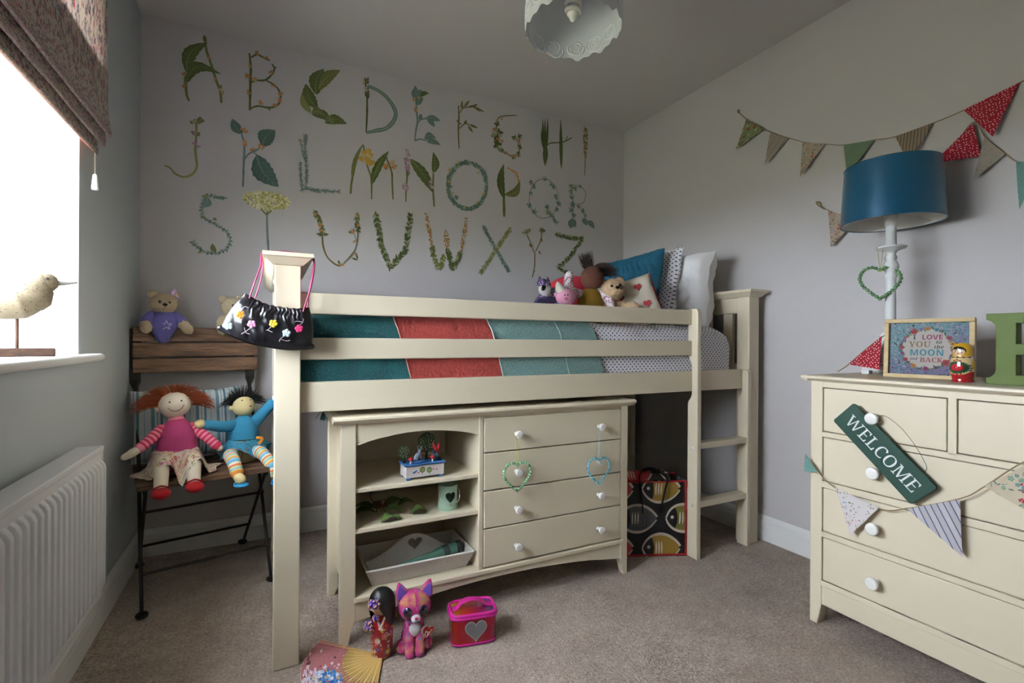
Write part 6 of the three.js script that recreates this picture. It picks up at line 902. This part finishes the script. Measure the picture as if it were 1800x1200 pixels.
// ---------------------------------------------------------------- botanical alphabet painted on the wall (millimetres on the wall)
const letterArt = {
  A: [['s','o',9,[[165,2181],[167,2129],[171,2079],[180,2053]]],['s','o',9,[[240,2364],[243,2326],[250,2290],[266,2240],[286,2173],[302,2125],[307,2072]]],['l','g',44,[169,2180],[251,2340],0.16],['l','g',40,[170,2133],[307,2206],0.35],['l','o',11,[242,2336],[237,2372],0],['f','r',6,[[160,2170],[162,2115],[255,2269],[284,2180],[302,2132],[313,2122]]],['l','o',8,[302,2130],[306,2159],0]],
  B: [['s','g',9,[[422,2336],[428,2271],[427,2191],[425,2063]]],['s','g',7,[[429,2318],[455,2338],[486,2330],[510,2323]]],['s','g',7,[[519,2311],[530,2289],[520,2261],[491,2225],[453,2213],[429,2197]]],['s','g',7,[[491,2225],[530,2209],[554,2181],[557,2141],[540,2110],[506,2094],[458,2091],[428,2073]]],['f','r',8,[[455,2345],[491,2330],[424,2278],[416,2225],[522,2265],[443,2216],[527,2205],[559,2174],[555,2140],[475,2110],[535,2108],[418,2149],[515,2267]]],['l','o',9,[486,2331],[510,2324],0],['l','o',8,[468,2099],[475,2120],0],['l','o',8,[506,2094],[511,2079],0],['l','o',8,[450,2335],[459,2357],0],['l','o',8,[529,2289],[538,2302],0]],
  C: [['l','y2',26,[696,2108],[654,2199],0.1],['l','g',52,[723,2136],[672,2250],0.1],['l','g',56,[720,2206],[756,2346],0.12],['l','o',46,[731,2233],[836,2360],0.1],['l','o',40,[698,2106],[761,2110],0.25],['l','g',40,[704,2104],[797,2084],0.2],['l','o',34,[769,2104],[802,2071],0.2],['l','g',36,[762,2074],[871,2089],0.18]],
  D: [['s','g',8,[[972,2249],[972,2156],[968,2062]]],['sp','g',20,[[969,2352],[972,2241]]],['rib','b',20,[[976,2311],[1035,2297],[1089,2260],[1123,2204],[1113,2155],[1075,2107],[1021,2083],[968,2062]]],['f','y',5,[[955,2322],[952,2336]]]],
  E: [['s','b',8,[[1235,2317],[1237,2269],[1242,2213],[1244,2173],[1234,2115],[1230,2066]]],['l','t',22,[1237,2305],[1231,2376],0],['l','t',20,[1243,2310],[1268,2361],0.1],['l','g',18,[1258,2320],[1309,2350],0.15],['l','b',24,[1243,2270],[1276,2319],0.1],['l','t',16,[1225,2302],[1216,2349],0],['f','r',7,[[1223,2294],[1249,2305],[1232,2251],[1235,2235]]],['s','b',6,[[1246,2170],[1262,2192],[1291,2204]]],['l','t',24,[1291,2204],[1378,2209],0.1],['l','b',20,[1300,2201],[1344,2168],0.1],['l','b',16,[1258,2185],[1265,2226],0],['f','y',5,[[1287,2207]]],['s','b',6,[[1230,2068],[1259,2083],[1292,2082]]],['l','b',26,[1284,2088],[1353,2106],0.25],['l','b',22,[1296,2079],[1379,2073],0.1]],
  F: [['s','br',7,[[1485,2319],[1488,2240],[1485,2173],[1490,2073]]],['s','br',5,[[1488,2272],[1516,2312],[1570,2330],[1611,2333]]],['l','o',10,[1502,2306],[1508,2354],0],['l','o',10,[1520,2319],[1553,2366],0],['l','br',9,[1570,2330],[1604,2354],0],['l','o',10,[1575,2331],[1649,2318],0],['l','br',8,[1543,2324],[1590,2343],0],['l','o',9,[1588,2329],[1621,2315],0],['s','br',5,[[1488,2186],[1525,2223],[1552,2224]]],['l','o',11,[1543,2218],[1576,2180],0],['l','o',11,[1552,2224],[1607,2214],0],['l','br',9,[1485,2219],[1478,2238],0],['l','br',9,[1525,2223],[1534,2246],0],['f','br',6,[[1507,2316],[1494,2221],[1525,2227]]]],
  G: [['s','br',6,[[1861,2344],[1758,2314],[1729,2282],[1725,2229],[1725,2159],[1745,2110],[1789,2101],[1838,2087],[1873,2115],[1887,2163],[1872,2196],[1847,2200]]],['st','g',26,[[1738,2214],[1732,2143],[1719,2188]]],['st','g',17,[[1847,2200],[1882,2153],[1843,2084],[1730,2264],[1882,2217],[1759,2113],[1873,2107]]],['f','r',8,[[1756,2303],[1713,2226],[1735,2174],[1759,2170],[1789,2099],[1848,2093],[1872,2182],[1875,2194]]]],
  H: [['l','g',26,[2068,2205],[2063,2067],0],['l','g',12,[2063,2149],[2045,2363],0.02],['l','g',11,[2065,2150],[2061,2370],0.0],['l','g',12,[2067,2150],[2081,2375],-0.02],['l','g',9,[2063,2149],[2036,2300],0.06],['s','g',6,[[2071,2192],[2105,2219],[2192,2241],[2263,2283]]],['s','g',4,[[2214,2255],[2231,2287]]],['l','g',17,[2184,2068],[2177,2388],0],['l','g',14,[2181,2207],[2184,2066],0]],
  I: [['dots',['#b98a3e','#8a7a35','#a06a35','#5f6a30'],150,[2369,2375],[2370,2175],36],['s','br',5,[[2370,2204],[2368,2146],[2364,2054]]]],
  J: [['s','y2',8,[[208,1963],[209,1900],[205,1836],[210,1786],[211,1755],[194,1721],[163,1703],[131,1711],[110,1735],[90,1743]]],['f','o',7,[[205,1966],[217,1981],[228,1986],[233,1968],[193,1960],[220,1966],[199,1911],[217,1908]]],['f','pk',6,[[205,1909],[209,1862],[218,1851],[199,1859]]]],
  K: [['s','t',7,[[398,1692],[401,1806],[403,1885],[392,1942]]],['l','tb',32,[392,1943],[352,2007],0.08],['s','t',6,[[403,1823],[421,1852],[451,1875],[471,1892]]],['l','tb',76,[479,1902],[535,1990],0.12],['s','t',5,[[442,1864],[460,1852]]],['l','tb',100,[454,1854],[551,1714],-0.12],['f','r',8,[[397,1969],[405,1961],[403,1908],[405,1899],[471,1899],[483,1893],[439,1873]]]],
  L: [['vine','t','t',5,[[659,1717],[652,1779],[649,1854]],9,12,4],['vine','t','t',5,[[675,1719],[678,1818],[670,1899],[672,1993]],9,13,4],['vine','t','t',4,[[668,1871],[658,1918],[648,1964]],9,10,4],['vine','t','t',4,[[646,1708],[678,1722],[730,1721],[836,1731]],8,13,4],['f','o',5,[[646,1963],[672,1989]]]],
  M: [['l','o',15,[897,1799],[953,2001],0.06],['s','o',9,[[913,1878],[903,1830],[894,1776],[891,1728]]],['s','o',8,[[953,1996],[965,1933],[980,1874],[996,1822],[998,1715]]],['l','g',30,[997,1791],[1088,1987],0.06],['s','o',8,[[1072,1955],[1103,1878],[1107,1815],[1112,1728]]],['st','yw',16,[[943,1921],[961,1949],[980,1968],[991,1945],[985,1904],[1003,1907],[976,1923]]],['st','or',15,[[1074,1898],[1107,1926],[1116,1907]]]],
  N: [['s','o',8,[[1174,1965],[1188,1883],[1183,1795],[1182,1725]]],['f','pk',10,[[1188,2003],[1190,1984],[1193,1960],[1185,1943],[1196,1921],[1191,1904],[1178,1922],[1176,1811],[1187,1799],[1171,1805],[1329,1857],[1331,1832]]],['l','g',52,[1204,1964],[1338,1794],0.06],['s','o',9,[[1337,1907],[1336,1817],[1343,1718]]],['l','g',32,[1337,1907],[1335,2025],-0.12],['s','o',5,[[1187,1859],[1203,1890]]]],
  O: [['vine','t','b',4,[[1663,1883],[1661,1861],[1657,1839],[1649,1818],[1638,1798],[1625,1780],[1610,1764],[1593,1751],[1575,1741],[1556,1734],[1537,1731],[1518,1731],[1500,1735],[1483,1742],[1467,1752],[1454,1765],[1442,1780],[1434,1798],[1428,1817],[1424,1837],[1424,1858],[1427,1880],[1433,1901],[1441,1921],[1453,1939],[1466,1956],[1481,1971],[1498,1983],[1517,1992],[1535,1998],[1555,2000],[1574,1999],[1592,1994],[1609,1986],[1624,1975],[1637,1961],[1648,1944],[1656,1925],[1661,1904],[1663,1883]],7,15,9],['f','y',6,[[1434,1939],[1482,1989],[1609,1950],[1642,1827],[1524,1738],[1596,1773],[1452,1809],[1430,1872]]],['st','b',13,[[1474,1787],[1453,1767],[1524,1734],[1435,1843],[1651,1918]]]],
  P: [['s','o',12,[[1775,1792],[1779,1828],[1780,1846]]],['s','o',15,[[1779,1819],[1781,1714]]],['l','g',36,[1779,1819],[1776,2031],0.1],['l','o',34,[1782,1846],[1887,1950],-0.22],['dots',['#d08a3c','#c9752c','#e0a050'],34,[1799,2014],[1863,1991],14],['dots',['#d08a3c','#c9752c','#e0a050'],30,[1858,1999],[1879,1940],14]],
  Q: [['s','br',3,[[2163,1876],[2161,1848],[2154,1821],[2142,1797],[2126,1775],[2107,1757],[2085,1745],[2063,1738],[2040,1736],[2018,1741],[1998,1751],[1981,1766],[1967,1786],[1958,1809],[1953,1834],[1953,1860],[1957,1887],[1967,1912],[1980,1935],[1997,1955],[2017,1971],[2038,1981],[2061,1986],[2084,1985],[2105,1978],[2125,1966],[2141,1949],[2153,1927],[2161,1902],[2163,1876]]],['st','b',16,[[1965,1948],[1986,1924],[2059,1985],[2112,1961],[2128,1945],[1960,1880],[2145,1882],[2167,1844],[1951,1806],[1992,1771],[2081,1809],[2103,1766],[2081,1777],[2151,1804]]],['vine','t','b',3,[[2086,1792],[2119,1754],[2154,1717]],10,14,8],['f','y',5,[[1970,1953],[2086,1792]]]],
  R: [['s','br',3,[[2266,1970],[2272,1857],[2273,1716]]],['s','br',3,[[2282,1980],[2339,1976],[2374,1938],[2357,1878],[2306,1857],[2272,1857]]],['st','b',18,[[2260,1969],[2288,1959],[2255,1935],[2266,1899],[2274,1853],[2261,1818],[2278,1783]]],['s','br',3,[[2306,1857],[2352,1811],[2375,1766],[2440,1720]]],['st','b',16,[[2323,1845],[2352,1820],[2369,1794]]],['l','b',30,[2273,1763],[2251,1697],0.1],['l','b',30,[2275,1759],[2296,1707],-0.1],['l','b',26,[2267,1748],[2237,1714],0.1],['l','b',28,[2346,1767],[2387,1729],0.1],['l','b',28,[2387,1757],[2446,1714],0.1],['st','b',12,[[2328,1974]]]],
  S: [['vine','t','b',5,[[334,1629],[298,1627],[265,1633],[242,1617],[231,1574],[238,1530],[271,1508],[310,1487],[340,1458],[345,1419],[327,1385],[293,1366],[250,1366],[217,1385],[196,1411]],13,12,6],['l','t',26,[251,1627],[231,1571],0.2],['f','o',6,[[240,1626],[254,1631],[238,1530],[282,1523],[223,1366]]],['l','o',16,[288,1369],[274,1409],0.1],['l','b',10,[281,1625],[334,1629],0]],
  T: [['s','t',8,[[509,1368],[507,1421],[503,1488],[501,1571]]],['s','o',6,[[501,1569],[482,1589],[461,1613]]],['s','o',6,[[502,1574],[520,1594],[534,1607]]],['s','o',5,[[501,1569],[502,1629]]],['mass',['#cfc98e','#dcd7a6','#b9b36c','#e6e2bf','#a59e55'],420,[502,1643],103,44]],
  U: [['s','br',7,[[717,1615],[740,1583],[752,1535],[755,1472],[761,1431],[781,1385],[824,1351],[855,1359],[896,1407],[920,1452],[930,1533],[926,1634]]],['s','t',4,[[905,1530],[921,1488],[920,1445],[899,1400],[858,1361]]],['vine','br','g',3,[[711,1625],[730,1589],[750,1542],[756,1497]],9,16,7],['vine','br','g',3,[[926,1637],[926,1583],[933,1533]],9,16,7],['l','g',9,[754,1502],[724,1501],0],['l','g',9,[757,1502],[785,1505],0],['l','g',9,[909,1527],[879,1527],0],['l','g',9,[902,1523],[907,1545],0],['f','r',7,[[717,1594],[744,1548],[747,1524],[922,1619],[929,1569],[898,1529],[913,1477],[851,1357],[923,1409]]],['l','g',9,[916,1423],[930,1388],0],['l','g',8,[899,1393],[930,1384],0],['l','g',8,[838,1356],[831,1377],0]],
  V: [['vine','g','g',5,[[1018,1655],[1036,1555],[1059,1456],[1101,1356]],8,20,8],['vine','g','g',5,[[1101,1356],[1142,1412],[1180,1467],[1193,1553],[1209,1651]],9,20,8]],
  W: [['dots',['#a8763c','#b98a4a','#8a6a35','#c79a55'],90,[1296,1673],[1329,1502],22],['dots',['#a8763c','#b98a4a','#8a6a35','#c79a55'],60,[1412,1595],[1422,1484],28],['dots',['#a8763c','#b98a4a','#8a6a35','#c79a55'],80,[1539,1680],[1506,1481],24],['vine','o','o',4,[[1329,1507],[1340,1443],[1367,1376]],7,18,9],['vine','o','o',4,[[1405,1460],[1390,1408],[1375,1376]],7,18,9],['vine','o','g',4,[[1420,1498],[1436,1441],[1451,1379]],7,18,9],['vine','o','g',4,[[1506,1486],[1482,1425],[1455,1379]],7,18,9]],
  X: [['vine','t','b',6,[[1638,1649],[1725,1516],[1811,1389]],7,15,7],['vine','o','y2',6,[[1829,1655],[1725,1506],[1626,1364]],7,16,7]],
  Y: [['s','br',6,[[1989,1516],[1960,1579],[1931,1634]]],['s','br',6,[[1999,1524],[2024,1569],[2040,1614],[2040,1662]]],['s','br',7,[[1994,1519],[1992,1423],[1977,1360]]],['f','br',9,[[1935,1649],[1915,1633],[1951,1647],[2036,1662],[2055,1661],[2036,1597],[1967,1559],[2031,1520],[1992,1407]]],['l','o',10,[1933,1635],[1903,1626],0],['l','o',10,[1933,1635],[1959,1648],0],['l','o',10,[2040,1657],[2065,1656],0],['l','o',12,[2033,1581],[2043,1614],0]],
  Z: [['vine','g','g',4,[[2136,1645],[2194,1640],[2246,1634],[2352,1637]],10,18,9],['vine','g','g',4,[[2352,1637],[2312,1585],[2247,1507],[2167,1433]],10,18,9],['vine','g','g',4,[[2170,1433],[2202,1416],[2234,1410]],10,14,8]]
};

seed(71);
const paint = { g: '#56632c', o: '#74773c', y2: '#8c8c50', b: '#6a8478', t: '#6f8681', tb: '#4c6862', br: '#746638' }, blossoms = { r: '#b9814a', y: '#c9a24a', pk: '#b088a0', yw: '#c39a35', or: '#c07a34', o: '#7d7e45', br: '#7f6a36' };
const plantOf = { A: 'broad leaves on a twig', B: 'a budding thorny twig', C: 'overlapping laurel leaves', D: 'a grass spike and curved blade', E: 'a blue green sprig', F: 'an olive coloured twig', G: 'ivy and orange buds', H: 'two leek like stems', I: 'a single wheat ear', J: 'a drooping flower stem', K: 'three dark heart shaped leaves', L: 'rosemary sprigs', M: 'daffodils and blades', N: 'pink flowers and a long leaf', O: 'a leafy wreath', P: 'a tulip leaf and orange catkin', Q: 'a thin vine wreath with a tail', R: 'climbing rose leaves', S: 'a trailing vine', T: 'a cream cow parsley head', U: 'a curled sprig with buds', V: 'two feathery leaf stems', W: 'brown flower spikes over leaves', X: 'two crossed fern stems', Y: 'a forked twig', Z: 'a zigzag leafy vine' };
const artMats = {}, artMat = (c) => artMats[c] ??= mat(c, 0.85);
const NZ = 0.0012;                                                // the paint stands just proud of the wall
let lift = 0;
const flat = (pts, z) => { const s = shapeOf(pts), g = new THREE.ShapeGeometry(s); return at(g, 0, 0, z); };
function ribbon(pts, w, taper = 0.45) {                           // tapered brush stroke
  const c = new THREE.CatmullRomCurve3(pts.map(([x, y]) => V(x / 1000, y / 1000, 0)), false, 'catmullrom', 0.5), n = Math.max(16, pts.length * 8), z = NZ + (lift += 0.00001);
  return grid((u, v) => { const p = c.getPointAt(u), t = c.getTangentAt(u), k = w / 1000 * (taper + (1 - taper) * Math.pow(Math.sin(PI * (0.15 + 0.7 * u)), 0.7)) * (0.85 + 0.25 * nz(u * 9, w, lift * 1e4)); return V(p.x - t.y * k * (0.5 - v), p.y + t.x * k * (0.5 - v), z); }, n, 1);
}
function leafGeo(a, b, w, bend) {
  const A = V(a[0] / 1000, a[1] / 1000, 0), B = V(b[0] / 1000, b[1] / 1000, 0), d = B.clone().sub(A), p = V(-d.y, d.x, 0), z = NZ + 0.0002 + (lift += 0.00002), hw = w / 2000;
  const mid = (u) => A.clone().addScaledVector(d, u).addScaledVector(p, bend * Math.sin(PI * u)), wd = (u) => hw * Math.pow(Math.sin(PI * Math.pow(u, 0.85)), 0.85), nrm = p.clone().normalize();
  const blade = grid((u, v) => { const c = mid(u).addScaledVector(nrm, (v - 0.5) * -2 * wd(u) * (1 + 0.08 * Math.sin(u * 40 + v * 3))); return V(c.x, c.y, z + 0.0006 * (1 - Math.abs(v - 0.5) * 2)); }, 18, 4);
  const veins = [grid((u, v) => { const k = 0.04 + 0.92 * u, c = mid(k).addScaledVector(nrm, (0.5 - v) * hw * 0.1 * (1.1 - u)); return V(c.x, c.y, z + 0.0008); }, 12, 1)];
  if (w > 24) for (let i = 1; i < 7; i++) for (const s of [-1, 1]) { const u0 = 0.08 + i * 0.12; veins.push(grid((u, v) => { const k = u0 + 0.12 * u, c = mid(k).addScaledVector(nrm, s * u * wd(Math.min(0.98, k)) * 0.72 + s * (0.5 - v) * s * hw * 0.04); return V(c.x, c.y, z + 0.0008); }, 4, 1)); }
  return [blade, veins.map(facing)];
}
function facing(g) { const ix = g.index.array, n = g.attributes.normal; if (n.getZ(0) < 0) { for (let i = 0; i < ix.length; i += 3) [ix[i], ix[i + 1]] = [ix[i + 1], ix[i]]; g.computeVertexNormals(); } return g; }
const disc = (x, y, r, z) => at(new THREE.CircleGeometry(r, 7), x, y, z);
for (const [ch, els] of Object.entries(letterArt)) {
  const pts = JSON.stringify(els).match(/\[\d+,\d+\]/g).map((s) => JSON.parse(s)), cx = pts.reduce((a, p) => a + p[0], 0) / pts.length / 1000, by = Math.min(...pts.map((p) => p[1])) / 1000;
  const t = thing('painted_letter', `letter ${ch} painted on the wall as ${plantOf[ch]}`, 'wall letter', [cx, by, 0], 0, 'plant alphabet on the back wall');
  const S = (g) => at(g, -cx, -by, 0), small = {}, blooms = {}, put = (o, c, g) => (o[c] ??= []).push(g);
  const lighter = (c) => '#' + new THREE.Color(c).lerp(new THREE.Color('#c9cfa8'), 0.42).getHexString();
  for (const e of els) {
    const [k, c] = e;
    if (k === 's') obj('stem', S(facing(ribbon(e[3], e[2] * 1.45))), artMat(paint[c]), t);
    else if (k === 'rib') { const q = obj('blade', S(facing(ribbon(e[3], e[2] * 1.25, 0.3))), artMat(paint[c]), t); obj('blade_highlight', S(at(facing(ribbon(e[3], e[2] * 0.35, 0.3)), 0, 0, 0.0006)), artMat(lighter(paint[c])), q); }
    else if (k === 'sp') { const [a, b] = e[3]; for (let i = 0; i < 44; i++) { const u = rnd(), s = i % 2 ? 1 : -1; put(small, rnd() < 0.3 ? lighter(paint[c]) : paint[c], facing(leafGeo([lerp(a[0], b[0], u), lerp(a[1], b[1], u)], [lerp(a[0], b[0], u) + s * e[2] * 0.6, lerp(a[1], b[1], u) + 12], 6, 0)[0])); } }
    else if (k === 'l') { const [bl, vn] = leafGeo(e[3], e[4], e[2] * (e[2] > 60 ? 0.95 : e[2] > 38 ? 1.2 : 1.4), e[5]), col = paint[c]; const L = obj('leaf', S(facing(bl)), artMat(col), t); if (e[2] > 14) obj('veins', S(vn), artMat(lighter(col)), L); }
    else if (k === 'vine') { const [, c1, c2, w, path, gap, len, lw] = e; obj('stem', S(facing(ribbon(path, w * 1.3))), artMat(paint[c1]), t); const cv = new THREE.CatmullRomCurve3(path.map(([x, y]) => V(x, y, 0))), L = cv.getLength(); for (let d = gap; d < L; d += gap * 1.2) { const u = d / L, p = cv.getPointAt(u), tg = cv.getTangentAt(u); for (const s of [-1, 1]) { const a = Math.atan2(tg.y, tg.x) + s * rnd(0.5, 1.0), q = len * 1.2 * rnd(0.75, 1.25); put(small, rnd() < 0.3 ? lighter(paint[c2]) : paint[c2], facing(leafGeo([p.x, p.y], [p.x + Math.cos(a) * q, p.y + Math.sin(a) * q], lw * 1.2 * rnd(0.8, 1.2), rnd(-0.1, 0.1))[0])); } } }
    else if (k === 'f') for (const [x, y] of e[3]) for (let i = 0; i < 4; i++) { const a = rnd(0, 6.28), r = e[2] * 1.3 / 1000; put(blooms, rnd() < 0.3 ? lighter(blossoms[c]) : blossoms[c], disc(x / 1000 + Math.cos(a) * r * 0.6, y / 1000 + Math.sin(a) * r * 0.6, r * rnd(0.45, 0.75), NZ + 0.0012 + (lift += 0.00001))); }
    else if (k === 'st') for (const [x, y] of e[3]) { const n = c === 'yw' || c === 'or' ? 6 : 5, a0 = rnd(0, 6), col = paint[c] ?? blossoms[c]; for (let i = 0; i < n; i++) { const a = a0 + i / n * 6.283 + rnd(-0.2, 0.2), q = e[2] * 1.25 * rnd(0.8, 1.15); put(small, rnd() < 0.35 ? lighter(col) : col, facing(leafGeo([x, y], [x + Math.cos(a) * q, y + Math.sin(a) * q], q * 0.55, 0.05)[0])); } }
    else if (k === 'dots') { const [, cols, n, a, b, w] = e; for (let i = 0; i < n; i++) { const u = Math.pow(rnd(), 0.9), s = rnd(-1, 1) * w / 2 * Math.pow(Math.sin(PI * (0.1 + 0.85 * u)), 0.6); put(blooms, pick(cols), disc((lerp(a[0], b[0], u) + s) / 1000, (lerp(a[1], b[1], u) + rnd(-2, 2)) / 1000, rnd(0.003, 0.0052), NZ + 0.0008 + (lift += 0.000005))); } }
    else if (k === 'mass') { const [, cols, n, c0, rx, ry] = e; for (let i = 0; i < n; i++) { const a = rnd(0, 6.283), r = Math.sqrt(rnd()), y = Math.sin(a) * r * ry; put(blooms, pick(cols), disc((c0[0] + Math.cos(a) * r * rx) / 1000, (c0[1] + y - 0.12 * ry * (1 - Math.cos(a) ** 2)) / 1000, rnd(0.004, 0.0075), NZ + 0.0004 + (lift += 0.000004))); } }
  }
  for (const [c, g] of Object.entries(small)) obj('small_leaves', S(g), artMat(c), t).userData.kind = 'stuff';
  for (const [c, g] of Object.entries(blooms)) obj('blossom', S(g), artMat(c), t).userData.kind = 'stuff';
  lift = 0;
}
scene.traverse((o) => { if (o.isMesh) { o.castShadow = true; o.receiveShadow = true; } if (o.isLight && o.shadow) o.castShadow = true; });
renderer.render(scene, camera);
